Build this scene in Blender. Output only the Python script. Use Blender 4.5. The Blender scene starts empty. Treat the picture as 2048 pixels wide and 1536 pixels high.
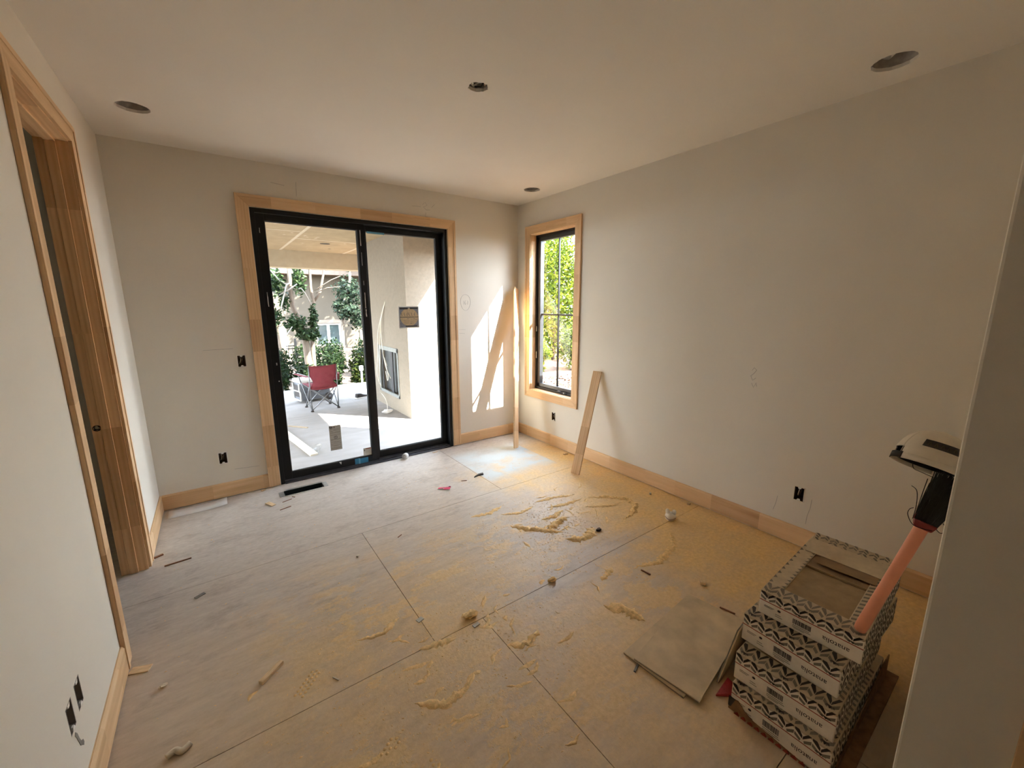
import bpy, bmesh, math, random
import numpy as np
from mathutils import Vector, Matrix, Euler

random.seed(7); rng = np.random.default_rng(7)
sc = bpy.context.scene
col = sc.collection

# ---------------------------------------------------------------- camera, sky, sun, exposure
cam_d = bpy.data.cameras.new('camera'); cam = bpy.data.objects.new('camera', cam_d); col.objects.link(cam)
cam_d.sensor_fit = 'HORIZONTAL'; cam_d.sensor_width = 36.0; cam_d.lens = 821.356 / 2048 * 36.0
cam_d.clip_start = 0.02; cam_d.clip_end = 300
YAW, PITCH, ROLL = math.radians(35.89621), math.radians(-10.89818), math.radians(-0.18252)
fwd = Vector((math.sin(YAW) * math.cos(PITCH), math.cos(YAW) * math.cos(PITCH), math.sin(PITCH)))
rgt = Vector((math.cos(YAW), -math.sin(YAW), 0)); upv = rgt.cross(fwd)
r2 = math.cos(ROLL) * rgt + math.sin(ROLL) * upv; u2 = -math.sin(ROLL) * rgt + math.cos(ROLL) * upv
cam.matrix_world = Matrix(((r2.x, u2.x, -fwd.x, 0), (r2.y, u2.y, -fwd.y, 0), (r2.z, u2.z, -fwd.z, 1.60828), (0, 0, 0, 1)))
sc.camera = cam

SUN_TO = Vector((0.90, -1.0, 1.21)).normalized()          # towards the sun
wd = bpy.data.worlds.new('sky'); sc.world = wd; wd.use_nodes = True
wn = wd.node_tree.nodes; wl = wd.node_tree.links
for n in list(wn): wn.remove(n)
# bright hazy sky: pale at the horizon, a little bluer overhead
tcw = wn.new('ShaderNodeTexCoord'); sxyz = wn.new('ShaderNodeSeparateXYZ'); wl.new(tcw.outputs['Generated'], sxyz.inputs[0])
sky = wn.new('ShaderNodeValToRGB'); sky.color_ramp.elements[0].position = 0.0; sky.color_ramp.elements[0].color = (0.93, 1.0, 1.08, 1)
sky.color_ramp.elements[1].position = 0.9; sky.color_ramp.elements[1].color = (0.72, 0.91, 1.24, 1); wl.new(sxyz.outputs[2], sky.inputs[0])
bg = wn.new('ShaderNodeBackground'); bg.inputs[1].default_value = 5.6
wo = wn.new('ShaderNodeOutputWorld'); wl.new(sky.outputs[0], bg.inputs[0]); wl.new(bg.outputs[0], wo.inputs[0])
sd = bpy.data.lights.new('sun', 'SUN'); sd.energy = 21.0; sd.angle = math.radians(0.55); sd.color = (1.0, 0.95, 0.87)
so = bpy.data.objects.new('sun', sd); col.objects.link(so)
so.rotation_euler = SUN_TO.to_track_quat('Z', 'Y').to_euler(); so.location = (8, -8, 12)
vs = sc.view_settings
vs.view_transform = 'Standard'; vs.look = 'None'; vs.exposure = 1.98; vs.gamma = 1.0; vs.use_curve_mapping = False
cy = sc.cycles
cy.max_bounces = 10; cy.diffuse_bounces = 6; cy.glossy_bounces = 4; cy.transmission_bounces = 6; cy.transparent_max_bounces = 16
cy.sample_clamp_indirect = 12.0; cy.caustics_reflective = False; cy.caustics_refractive = False
cy.use_denoising = True; cy.use_adaptive_sampling = True; cy.adaptive_threshold = 0.1

XL, XR, YB, ZC = -0.489, 3.051, 4.082, 2.743
XP, YF = 1.20, 0.1094                       # corner where the entry passage opens into the room
ZP, ZG = -0.15, -0.30                       # patio slab and garden level

# ---------------------------------------------------------------- materials
MATS = {}
def new_mat(name):
    m = bpy.data.materials.new(name); m.use_nodes = True
    nt = m.node_tree; b = nt.nodes['Principled BSDF']
    return m, nt, b
def node(nt, t, **kw):
    n = nt.nodes.new(t)
    for k, v in kw.items():
        if k.startswith('i'):
            n.inputs[int(k[1:])].default_value = v
        else: setattr(n, k, v)
    return n
def coords(nt, scale=(1, 1, 1), gen='Object'):
    tc = node(nt, 'ShaderNodeTexCoord'); mp = node(nt, 'ShaderNodeMapping'); mp.inputs['Scale'].default_value = scale
    nt.links.new(tc.outputs[gen], mp.inputs[0]); return mp.outputs[0]
def noise(nt, vec, scale, detail=3.0, rough=0.55):
    n = node(nt, 'ShaderNodeTexNoise'); n.inputs['Scale'].default_value = scale; n.inputs['Detail'].default_value = detail
    n.inputs['Roughness'].default_value = rough
    nt.links.new(vec, n.inputs['Vector']); return n.outputs['Fac']
def ramp(nt, fac, stops):
    r = node(nt, 'ShaderNodeValToRGB'); e = r.color_ramp.elements
    while len(e) < len(stops): e.new(0.5)
    for i, (p, c) in enumerate(stops):
        e[i].position = p; e[i].color = (*c, 1) if len(c) == 3 else c
    nt.links.new(fac, r.inputs[0]); return r.outputs[0]
def mixc(nt, fac, a, b, mode='MIX'):
    n = node(nt, 'ShaderNodeMix', data_type='RGBA', blend_type=mode)
    for s, v in ((n.inputs[0], fac), (n.inputs[6], a), (n.inputs[7], b)):
        if hasattr(v, 'is_linked') or hasattr(v, 'links'): nt.links.new(v, s)
        elif isinstance(v, (int, float)): s.default_value = v
        else: s.default_value = (*v, 1)
    return n.outputs[2]
def mth(nt, op, a, b=None, clamp=False):
    n = node(nt, 'ShaderNodeMath', operation=op, use_clamp=clamp)
    for s, v in ((n.inputs[0], a), (n.inputs[1], b)):
        if v is None: continue
        if isinstance(v, (int, float)): s.default_value = v
        else: nt.links.new(v, s)
    return n.outputs[0]
def bump(nt, b, h, strength=0.2, dist=0.002):
    n = node(nt, 'ShaderNodeBump'); n.inputs['Strength'].default_value = strength; n.inputs['Distance'].default_value = dist
    nt.links.new(h, n.inputs['Height']); nt.links.new(n.outputs[0], b.inputs['Normal'])
def M(name, color, rough=0.6, metal=0.0, var=0.12, vscale=8.0, bscale=0, bstr=0.2, spec=0.4, stretch=(1, 1, 1), bdist=0.002):
    """plain procedural surface: base colour with soft noise variation and optional relief"""
    if name in MATS: return MATS[name]
    m, nt, b = new_mat(name)
    v = coords(nt, stretch); f = noise(nt, v, vscale, 4)
    lo = tuple(max(0, c * (1 - var)) for c in color); hi = tuple(min(1, c * (1 + var)) for c in color)
    nt.links.new(ramp(nt, f, [(0.3, lo), (0.7, hi)]), b.inputs['Base Color'])
    b.inputs['Roughness'].default_value = rough; b.inputs['Metallic'].default_value = metal
    b.inputs['Specular IOR Level'].default_value = spec
    if bscale: bump(nt, b, noise(nt, v, bscale, 3), bstr, bdist)
    MATS[name] = m; return m

def pine(axis, name, tint=1.0, block=0.34, contrast=1.0):
    """finger-jointed clear pine, grain running along axis 0/1/2 of the object's own coordinates"""
    key = 'pine_%s_%d' % (name, axis)
    if key in MATS: return MATS[key]
    m, nt, b = new_mat(key)
    tc = node(nt, 'ShaderNodeTexCoord'); sp = node(nt, 'ShaderNodeSeparateXYZ'); nt.links.new(tc.outputs['Object'], sp.inputs[0])
    u = sp.outputs[axis]
    o1, o2 = [sp.outputs[i] for i in range(3) if i != axis]
    jit = noise(nt, coords(nt, tuple(2.2 if i == axis else 0.0 for i in range(3))), 1.0, 0)
    idv = mth(nt, 'FLOOR', mth(nt, 'ADD', mth(nt, 'DIVIDE', u, block), mth(nt, 'MULTIPLY', jit, 0.9)))
    wn_ = node(nt, 'ShaderNodeTexWhiteNoise', noise_dimensions='1D'); nt.links.new(idv, wn_.inputs['W'])
    cmb = node(nt, 'ShaderNodeCombineXYZ')
    nt.links.new(mth(nt, 'MULTIPLY', u, 1.6), cmb.inputs[0]); nt.links.new(mth(nt, 'ADD', mth(nt, 'MULTIPLY', o1, 30), mth(nt, 'MULTIPLY', wn_.outputs[0], 40)), cmb.inputs[1]); nt.links.new(mth(nt, 'MULTIPLY', o2, 30), cmb.inputs[2])
    g = noise(nt, cmb.outputs[0], 1.0, 4, 0.6)
    wv = node(nt, 'ShaderNodeTexWave', wave_type='BANDS', bands_direction='Y'); nt.links.new(cmb.outputs[0], wv.inputs[0])
    wv.inputs['Scale'].default_value = 0.5; wv.inputs['Distortion'].default_value = 5.0; wv.inputs['Detail'].default_value = 2.0
    gg = mth(nt, 'ADD', mth(nt, 'MULTIPLY', g, 0.82), mth(nt, 'MULTIPLY', wv.outputs['Fac'], 0.18))
    c0 = tuple(c * tint for c in (0.56, 0.345, 0.175)); c1 = tuple(c * tint for c in (0.70, 0.47, 0.26)); c2 = tuple(c * tint for c in (0.80, 0.58, 0.36))
    base = ramp(nt, gg, [(0.15, c0), (0.5, c1), (0.85, c2)])
    blk = ramp(nt, wn_.outputs[0], [(0.0, (0.84, 0.78, 0.73)), (0.4, (0.98, 0.96, 0.93)), (1.0, (1.06, 1.06, 1.06))])
    nt.links.new(mixc(nt, 1.0 * contrast, base, blk, 'MULTIPLY'), b.inputs['Base Color'])
    b.inputs['Roughness'].default_value = 0.55; b.inputs['Specular IOR Level'].default_value = 0.35
    bump(nt, b, g, 0.08, 0.001)
    MATS[key] = m; return m

def subfloor_mat():
    m, nt, b = new_mat('subfloor')
    v = coords(nt)
    sp = node(nt, 'ShaderNodeSeparateXYZ'); tc = node(nt, 'ShaderNodeTexCoord'); nt.links.new(tc.outputs['Object'], sp.inputs[0])
    x, y = sp.outputs[0], sp.outputs[1]
    vs_ = coords(nt, (2.0, 9.0, 1.0))
    fine = noise(nt, coords(nt, (26, 60, 1)), 1.0, 4, 0.65); big = noise(nt, v, 1.7, 5, 0.6); mid = noise(nt, vs_, 2.2, 4, 0.6)
    base = ramp(nt, mth(nt, 'ADD', mth(nt, 'MULTIPLY', big, 0.5), mth(nt, 'MULTIPLY', mid, 0.5)), [(0.26, (0.40, 0.34, 0.285)), (0.46, (0.58, 0.515, 0.45)), (0.72, (0.71, 0.65, 0.58))])
    base = mixc(nt, 0.35, base, ramp(nt, fine, [(0.3, (0.34, 0.285, 0.235)), (0.7, (0.72, 0.66, 0.58))]))
    door_light_fade = mth(nt, 'DIVIDE', mth(nt, 'SUBTRACT', mth(nt, 'ADD', 3.25, mth(nt, 'MULTIPLY', mth(nt, 'SUBTRACT', big, 0.5), 2.2)), y), 1.3, True)  # floor colour browner away from the door: falloff of door light painted in
    base = mixc(nt, mth(nt, 'MULTIPLY', door_light_fade, 0.62), base, ramp(nt, mid, [(0.3, (0.47, 0.36, 0.25)), (0.7, (0.63, 0.50, 0.36))]))
    stn = ramp(nt, noise(nt, coords(nt, (1.0, 1.6, 1)), 4.5, 6, 0.7), [(0.33, (0.62, 0.58, 0.55)), (0.47, (1, 1, 1))])
    base = mixc(nt, 0.5, base, stn, 'MULTIPLY')
    # pale blue-grey primer stain on the sheet by the corner
    def box(c, lo, hi, soft):
        a = mth(nt, 'DIVIDE', mth(nt, 'SUBTRACT', c, lo), soft, True); q = mth(nt, 'DIVIDE', mth(nt, 'SUBTRACT', hi, c), soft, True)
        return mth(nt, 'MULTIPLY', a, q)
    blot = ramp(nt, noise(nt, v, 3.2, 4), [(0.36, (0, 0, 0)), (0.52, (1, 1, 1))])
    st = mth(nt, 'MULTIPLY', mth(nt, 'MULTIPLY', box(x, 1.922, 2.75, 0.02), box(y, 2.95, 3.85, 0.18)), mth(nt, 'ADD', 0.35, mth(nt, 'MULTIPLY', blot, 0.5)))
    base = mixc(nt, st, base, (0.58, 0.64, 0.635))
    # sawdust: thick along the right wall, thinner drifts elsewhere
    n1 = noise(nt, v, 1.5, 6, 0.62); n2 = noise(nt, v, 6.0, 5, 0.6); n3 = noise(nt, v, 45.0, 3, 0.7)
    side = mth(nt, 'DIVIDE', mth(nt, 'SUBTRACT', mth(nt, 'ADD', x, mth(nt, 'MULTIPLY', mth(nt, 'SUBTRACT', n1, 0.5), 1.4)), 1.75), 0.6, True)
    nearz = mth(nt, 'MULTIPLY', box(x, -0.5, 2.3, 0.8), box(y, 0.0, 2.4, 0.7))
    drift = mth(nt, 'MULTIPLY', nearz, ramp(nt, n1, [(0.36, (0.25, 0.25, 0.25)), (0.6, (0.85, 0.85, 0.85))]))
    amt = mth(nt, 'MAXIMUM', mth(nt, 'MULTIPLY', side, box(y, -0.5, 3.75, 0.35)), drift)
    amt = mth(nt, 'MULTIPLY', amt, ramp(nt, mth(nt, 'ADD', mth(nt, 'MULTIPLY', n2, 0.7), mth(nt, 'MULTIPLY', n3, 0.3)), [(0.30, (0.55, 0.55, 0.55)), (0.6, (1, 1, 1))]), True)
    pat = ramp(nt, noise(nt, coords(nt, (3.0, 4.5, 1)), 1.0, 8, 0.72), [(0.47, (0, 0, 0)), (0.56, (1, 1, 1))])
    amt = mth(nt, 'MAXIMUM', amt, mth(nt, 'MULTIPLY', mth(nt, 'MULTIPLY', pat, box(y, 0.3, 2.7, 0.6)), mth(nt, 'MULTIPLY', box(x, -0.2, 3.0, 0.5), 0.75)))
    # swept bare streak
    bare = mth(nt, 'MULTIPLY', box(x, 1.0, 2.5, 0.25), box(mth(nt, 'SUBTRACT', y, mth(nt, 'MULTIPLY', n1, 0.3)), 1.36, 1.62, 0.1))
    amt = mth(nt, 'SUBTRACT', mth(nt, 'SUBTRACT', amt, mth(nt, 'MULTIPLY', bare, 0.55), True), mth(nt, 'MULTIPLY', st, 0.95), True)
    dust = ramp(nt, n3, [(0.3, (0.70, 0.455, 0.175)), (0.7, (0.86, 0.60, 0.27))])
    nt.links.new(mixc(nt, mth(nt, 'MULTIPLY', amt, 1.0, True), base, dust), b.inputs['Base Color'])
    b.inputs['Roughness'].default_value = 0.52; b.inputs['Specular IOR Level'].default_value = 0.5
    h = mth(nt, 'ADD', mth(nt, 'MULTIPLY', amt, mth(nt, 'ADD', n3, n2)), mth(nt, 'MULTIPLY', fine, 0.35))
    bump(nt, b, h, 0.35, 0.004)
    return m

def glass_mat():
    m = bpy.data.materials.new('clear_glass'); m.use_nodes = True; nt = m.node_tree
    nt.nodes.remove(nt.nodes['Principled BSDF']); out = nt.nodes['Material Output']
    tr = node(nt, 'ShaderNodeBsdfTransparent'); tr.inputs[0].default_value = (0.985, 0.995, 0.99, 1)
    gl = node(nt, 'ShaderNodeBsdfGlossy'); gl.inputs['Roughness'].default_value = 0.02
    lw = node(nt, 'ShaderNodeLayerWeight'); lw.inputs[0].default_value = 0.5
    fr = mth(nt, 'ADD', 0.02, mth(nt, 'MULTIPLY', mth(nt, 'POWER', lw.outputs['Facing'], 5.0), 0.6))
    mx = node(nt, 'ShaderNodeMixShader'); nt.links.new(fr, mx.inputs[0]); nt.links.new(tr.outputs[0], mx.inputs[1]); nt.links.new(gl.outputs[0], mx.inputs[2])
    nt.links.new(mx.outputs[0], out.inputs[0]); return m

def leaf_mat(name, c0, c1, c2, trans=0.35):
    m = bpy.data.materials.new(name); m.use_nodes = True; nt = m.node_tree
    b = nt.nodes['Principled BSDF']; out = nt.nodes['Material Output']
    g = node(nt, 'ShaderNodeNewGeometry'); c = ramp(nt, g.outputs['Random Per Island'], [(0.0, c0), (0.5, c1), (1.0, c2)])
    nt.links.new(c, b.inputs['Base Color']); b.inputs['Roughness'].default_value = 0.6; b.inputs['Specular IOR Level'].default_value = 0.12
    t = node(nt, 'ShaderNodeBsdfTranslucent'); nt.links.new(c, t.inputs[0])
    mx = node(nt, 'ShaderNodeMixShader'); mx.inputs[0].default_value = trans
    nt.links.new(b.outputs[0], mx.inputs[1]); nt.links.new(t.outputs[0], mx.inputs[2]); nt.links.new(mx.outputs[0], out.inputs[0]); return m

PAINT = M('wall_paint', (0.73, 0.68, 0.59), 0.75, var=0.02, vscale=2, bscale=160, bstr=0.12, spec=0.25)
CEILP = M('ceiling_paint', (0.75, 0.70, 0.62), 0.8, var=0.015, vscale=2, bscale=120, bstr=0.1, spec=0.2)
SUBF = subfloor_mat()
BLACK = M('black_aluminium', (0.006, 0.006, 0.0065), 0.42, var=0.2, vscale=20, spec=0.3)
BLACKG = M('black_sash', (0.030, 0.032, 0.036), 0.32, var=0.2, vscale=20, spec=0.6)
GLASS = glass_mat()
STEEL = M('galvanised_steel', (0.42, 0.43, 0.42), 0.42, 0.75, var=0.2, vscale=30)
DARKIN = M('dark_duct', (0.02, 0.028, 0.026), 0.5, 0.3, var=0.3)
CANGREY = M('dusty_can_metal', (0.36, 0.32, 0.28), 0.6, 0.2, var=0.25, vscale=30)
WHITEP = M('white_plastic', (0.80, 0.79, 0.76), 0.4, var=0.04)
CREAM = M('cream_cable', (0.74, 0.70, 0.58), 0.5, var=0.08)
COPPER = M('wire_brown', (0.25, 0.14, 0.07), 0.5, var=0.3, vscale=40)
STUCCO = M('column_stucco', (0.245, 0.208, 0.160), 0.9, var=0.08, vscale=25, bscale=110, bstr=0.5, spec=0.15, bdist=0.006)
SHEATH = M('patio_ceiling_board', (0.43, 0.335, 0.207), 0.85, var=0.10, vscale=5, bscale=60, spec=0.15)
MUD = M('joint_compound', (0.62, 0.54, 0.40), 0.85, var=0.06)
CONC = M('patio_concrete', (0.270, 0.252, 0.235), 0.85, var=0.12, vscale=2.5, bscale=40, bstr=0.2, spec=0.2, stretch=(1, 2.2, 1))
PENCIL = M('pencil_grey', (0.30, 0.28, 0.26), 0.8)
CARD = M('dusty_cardboard', (0.36, 0.265, 0.155), 0.85, var=0.14, vscale=22, bscale=90, spec=0.15)
CARDW = M('white_carton', (0.86, 0.79, 0.68), 0.75, var=0.07, vscale=25, spec=0.2)
INK = M('black_ink', (0.035, 0.028, 0.024), 0.6, var=0.3)
INKG = M('grey_ink', (0.20, 0.175, 0.14), 0.7, var=0.25)
REDINK = M('red_ink', (0.34, 0.05, 0.025), 0.6)
TILE = M('dusty_tile', (0.60, 0.47, 0.30), 0.7, var=0.22, vscale=7, bscale=60, spec=0.25)
TILEG = M('grey_tile_back', (0.22, 0.205, 0.18), 0.7, var=0.2, vscale=12)
DUST = M('sawdust_heap', (0.80, 0.56, 0.27), 0.95, var=0.2, vscale=60, bscale=160, bstr=0.5, spec=0.1)

# ---------------------------------------------------------------- mesh builder
class B:
    def __init__(s): s.v = []; s.f = []
    def add(s, vs_, fs):
        o = len(s.v); s.v += [tuple(p) for p in vs_]; s.f += [tuple(i + o for i in f) for f in fs]; return s
    def box(s, x0, x1, y0, y1, z0, z1):
        return s.add([(x0, y0, z0), (x1, y0, z0), (x1, y1, z0), (x0, y1, z0), (x0, y0, z1), (x1, y0, z1), (x1, y1, z1), (x0, y1, z1)],
                     [(0, 3, 2, 1), (4, 5, 6, 7), (0, 1, 5, 4), (1, 2, 6, 5), (2, 3, 7, 6), (3, 0, 4, 7)])
    def obox(s, c, size, mat):
        hx, hy, hz = [q / 2 for q in size]; c = Vector(c)
        pts = [c + mat @ Vector(p) for p in ((-hx, -hy, -hz), (hx, -hy, -hz), (hx, hy, -hz), (-hx, hy, -hz), (-hx, -hy, hz), (hx, -hy, hz), (hx, hy, hz), (-hx, hy, hz))]
        return s.add(pts, [(0, 3, 2, 1), (4, 5, 6, 7), (0, 1, 5, 4), (1, 2, 6, 5), (2, 3, 7, 6), (3, 0, 4, 7)])
    def prism(s, poly, fn, t0, t1):
        """poly 2D, fn(u,v,t)->xyz"""
        n = len(poly); a = [fn(u, v, t0) for u, v in poly]; b = [fn(u, v, t1) for u, v in poly]
        return s.add(a + b, [tuple(range(n))[::-1], tuple(range(n, 2 * n))] + [(i, (i + 1) % n, n + (i + 1) % n, n + i) for i in range(n)])
    def tube(s, pts, r, n=8, caps=True):
        pts = [Vector(p) for p in pts]; m = len(pts); rr = r if isinstance(r, (list, tuple)) else [r] * m
        ring = []; prev = None
        for i, p in enumerate(pts):
            t = (pts[min(i + 1, m - 1)] - pts[max(i - 1, 0)]).normalized()
            if prev is None:
                a = t.orthogonal().normalized()
            else:
                a = (prev - t * prev.dot(t)); a = a.normalized() if a.length > 1e-6 else t.orthogonal().normalized()
            prev = a; bb = t.cross(a)
            ring.append([p + (a * math.cos(2 * math.pi * k / n) + bb * math.sin(2 * math.pi * k / n)) * rr[i] for k in range(n)])
        vs_ = [q for rg in ring for q in rg]
        fs = [(i * n + k, i * n + (k + 1) % n, (i + 1) * n + (k + 1) % n, (i + 1) * n + k) for i in range(m - 1) for k in range(n)]
        if caps: fs += [tuple(range(n))[::-1], tuple((m - 1) * n + k for k in range(n))]
        return s.add(vs_, fs)
    def lathe(s, prof, n=24, c=(0, 0, 0), mat=None):
        c = Vector(c); vs_ = []
        for r, z in prof:
            for k in range(n):
                p = Vector((r * math.cos(2 * math.pi * k / n), r * math.sin(2 * math.pi * k / n), z))
                vs_.append(c + (mat @ p if mat else p))
        fs = [(i * n + k, i * n + (k + 1) % n, (i + 1) * n + (k + 1) % n, (i + 1) * n + k) for i in range(len(prof) - 1) for k in range(n)]
        return s.add(vs_, fs)
    def build(s, name, mat, parent=None, smooth=False, bev=0, kind=None, label=None, cat=None, group=None, solid=0, fix=True):
        me = bpy.data.meshes.new(name); me.from_pydata(s.v, [], s.f); me.update()
        if fix:
            bm = bmesh.new(); bm.from_mesh(me); bmesh.ops.recalc_face_normals(bm, faces=bm.faces); bm.to_mesh(me); bm.free()
        o = bpy.data.objects.new(name, me); col.objects.link(o)
        if mat: me.materials.append(mat)
        if smooth: me.polygons.foreach_set('use_smooth', [True] * len(me.polygons))
        if solid:
            q = o.modifiers.new('thickness', 'SOLIDIFY'); q.thickness = solid; q.offset = 0
        if bev:
            q = o.modifiers.new('bevel', 'BEVEL'); q.width = bev; q.segments = 2; q.limit_method = 'ANGLE'
        if parent is not None: o.parent = parent
        tag(o, label, cat, group, kind); return o

def tag(o, label=None, cat=None, group=None, kind=None):
    if label: o['label'] = label
    if cat: o['category'] = cat
    if group: o['group'] = group
    if kind: o['kind'] = kind
    return o
def thing(name, label, cat, loc=(0, 0, 0), rot=(0, 0, 0), group=None, kind=None):
    o = bpy.data.objects.new(name, None); col.objects.link(o); o.empty_display_size = 0.05
    o.location = loc; o.rotation_euler = rot; return tag(o, label, cat, group, kind)

AX = {'x': lambda u, v, t: (t, u, v), 'y': lambda u, v, t: (u, t, v), 'z': lambda u, v, t: (u, v, t)}
def slab(b, fn, u0, u1, v0, v1, t0, t1, holes=()):
    """a plate with rectangular holes; holes = (u0,u1,v0,v1)"""
    us = sorted({u0, u1, *[h[i] for h in holes for i in (0, 1)]}); vs_ = sorted({v0, v1, *[h[i] for h in holes for i in (2, 3)]})
    us = [u for u in us if u0 <= u <= u1]; vs_ = [v for v in vs_ if v0 <= v <= v1]
    def open_(i, j):
        if i < 0 or j < 0 or i >= len(us) - 1 or j >= len(vs_) - 1: return True
        a, c = (us[i] + us[i + 1]) / 2, (vs_[j] + vs_[j + 1]) / 2
        return any(h[0] < a < h[1] and h[2] < c < h[3] for h in holes)
    for i in range(len(us) - 1):
        for j in range(len(vs_) - 1):
            if open_(i, j): continue
            a, c, d, e = us[i], us[i + 1], vs_[j], vs_[j + 1]
            for t in (t0, t1): b.add([fn(a, d, t), fn(c, d, t), fn(c, e, t), fn(a, e, t)], [(0, 1, 2, 3)])
            for (di, dj, p, q) in ((-1, 0, (a, d), (a, e)), (1, 0, (c, d), (c, e)), (0, -1, (a, d), (c, d)), (0, 1, (a, e), (c, e))):
                if open_(i + di, j + dj): b.add([fn(*p, t0), fn(*q, t0), fn(*q, t1), fn(*p, t1)], [(0, 1, 2, 3)])
    return b
def merge(o, d=1e-5):
    bm = bmesh.new(); bm.from_mesh(o.data); bmesh.ops.remove_doubles(bm, verts=bm.verts, dist=d)
    bmesh.ops.recalc_face_normals(bm, faces=bm.faces); bm.to_mesh(o.data); bm.free(); return o

# ================================================================= ROOM SHELL
# --- subfloor: a base with separate sheets
floor = slab(B(), AX['z'], -2.6, 3.19, -4.1, 4.23, -0.16, -0.024, [(0.33, 0.68, 3.785, 3.93)]).build('floor', CARD, kind='structure')
g = 0.0016
VENT = (0.345, 0.660, 3.800, 3.912)
for (x0, x1, y0, y1, hs) in ((-2.6, 1.92, 2.82, 4.22, [VENT]), (1.92, 3.18, 2.82, 4.22, []), (-2.6, 0.705, 1.615, 2.82, []), (0.705, 3.18, 1.615, 2.82, []),
                             (-2.6, 0.975, 0.40, 1.615, []), (0.975, 3.18, 0.40, 1.615, []), (-2.6, 1.7, -0.80, 0.40, []), (1.7, 3.18, -0.80, 0.40, []),
                             (-2.6, 0.3, -2.02, -0.80, []), (0.3, 3.18, -2.02, -0.80, []), (-2.6, 3.18, -4.1, -2.02, [])):
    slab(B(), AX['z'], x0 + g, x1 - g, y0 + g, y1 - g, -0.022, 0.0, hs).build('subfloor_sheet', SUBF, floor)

# --- walls
def outlet_hole(u, v, w=0.058, h=0.096): return (u - w / 2, u + w / 2, v - h / 2, v + h / 2)
OB = [(0.169, 1.155), (-0.050, 0.351)]; OR = [(0.947, 0.362), (3.406, 0.352)]; OL = [(1.748, 0.367), (1.652, 0.364)]
DOOR = (0.338, 2.124, -0.02, 2.400); WIN = (3.113, 3.842, 0.600, 2.396); LDOOR = (2.355, 3.205, -0.02, 2.452)
wb = merge(slab(B(), AX['y'], XL - 0.12, XR + 0.14, 0 - .02, ZC + 0.1, YB, YB + 0.14, [DOOR] + [outlet_hole(*q) for q in OB]).build('wall_back', PAINT, kind='structure'))
wr = merge(slab(B(), AX['x'], -4.1, YB, 0 - .02, ZC + 0.1, XR, XR + 0.14, [WIN] + [outlet_hole(*q) for q in OR]).build('wall_right', PAINT, kind='structure'))
wl_ = merge(slab(B(), AX['x'], -4.1, YB, 0 - .02, ZC + 0.1, XL - 0.12, XL, [LDOOR] + [outlet_hole(*q) for q in OL]).build('wall_left', PAINT, kind='structure'))
# passage wall and the room's near wall: one drywall corner
B().prism([(XP, YF), (XR, YF), (XR, -0.02), (XP + 0.12, -0.02), (XP + 0.12, -4.1), (XP, -4.1)], lambda u, v, t: (u, v, t), 0, ZC).build('wall_front', PAINT, bev=0.006, kind='structure')
# rear wall of the passage
slab(B(), AX['y'], XL, XP, 0, ZC, -4.1, -4.0, []).build('wall_rear', PAINT, kind='structure')
sr = B(); sr.box(-2.6, -2.5, 1.2, 4.22, 0, ZC); sr.box(-2.5, XL - 0.12, 1.2, 1.3, 0, ZC); sr.box(-2.5, XL - 0.12, 4.12, 4.22, 0, ZC)
sr.build('wall_side_room', PAINT, kind='structure')

# --- ceiling with cut holes for three light cans and a junction box
CANS = [(-0.229, 3.439, 0.080), (2.785, 0.722, 0.086), (2.757, 3.457, 0.080)]; JB = (1.288, 2.077, 0.052)
cb = B(); hs = [(x - r * 1.3, x + r * 1.3, y - r * 1.3, y + r * 1.3) for x, y, r in CANS + [JB]]
slab(cb, AX['z'], -2.6, XR + 0.14, -4.1, YB + 0.14, ZC, ZC + 0.016, hs)
for (x, y, r), h in zip(CANS + [JB], hs):
    n = 40; s = r * 1.3; jag = 0.004 if r > 0.06 else 0.0075
    inn = []; out = []
    for k in range(n):
        a = 2 * math.pi * k / n; q = s / max(abs(math.cos(a)), abs(math.sin(a)))
        rr = r + random.uniform(-jag, jag) * 0.6
        inn.append((x + rr * math.cos(a), y + rr * math.sin(a), ZC)); out.append((x + q * math.cos(a), y + q * math.sin(a), ZC))
    up = [(p[0], p[1], ZC + 0.016) for p in inn]
    cb.add(inn + out + up, [(k, (k + 1) % n, n + (k + 1) % n, n + k) for k in range(n)] + [(k, (k + 1) % n, 2 * n + (k + 1) % n, 2 * n + k) for k in range(n)])
cb.build('ceiling', CEILP, kind='structure')
B().box(-2.7, XR + 0.24, -4.2, YB + 0.24, ZC + 0.20, ZC + 0.24).build('roof_deck', CARD, kind='structure')

for i, ((x, y, r), lab) in enumerate(zip(CANS, ('empty round light housing in the ceiling above the wooden doorway', 'round light housing holding a white socket above the tile boxes', 'empty round light housing in the ceiling corner above the narrow window'))):
    t = thing('recessed_light_can', lab, 'light can', (x, y, ZC + 0.017), group='open ceiling light housings')
    B().lathe([(r + 0.004, 0.0), (r + 0.004, 0.115), (r * 0.8, 0.13), (0.001, 0.13)], 32).build('housing', CANGREY, t, smooth=True, solid=0.002)
    B().tube([(r * 0.5, 0, 0.12), (r * 0.4, 0.02, 0.08), (r * 0.1, 0.03, 0.09), (-r * 0.3, 0.0, 0.12)], 0.004, 6).build('wire', COPPER, t, smooth=True)
    if i == 1:
        B().lathe([(0.026, -0.006), (0.030, 0.02), (0.022, 0.055), (0.010, 0.075), (0.001, 0.076)], 20, (-0.02, 0.028, 0.02), Euler((0.5, 0.4, 0)).to_matrix()).build('socket', WHITEP, t, smooth=True)
t = thing('ceiling_junction_box', 'ragged round cut in the ceiling with junction box and wires', 'junction box', (JB[0], JB[1], ZC + 0.017))
B().lathe([(0.056, 0), (0.056, 0.04), (0.001, 0.042)], 8).build('box_body', CANGREY, t, solid=0.002)
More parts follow.
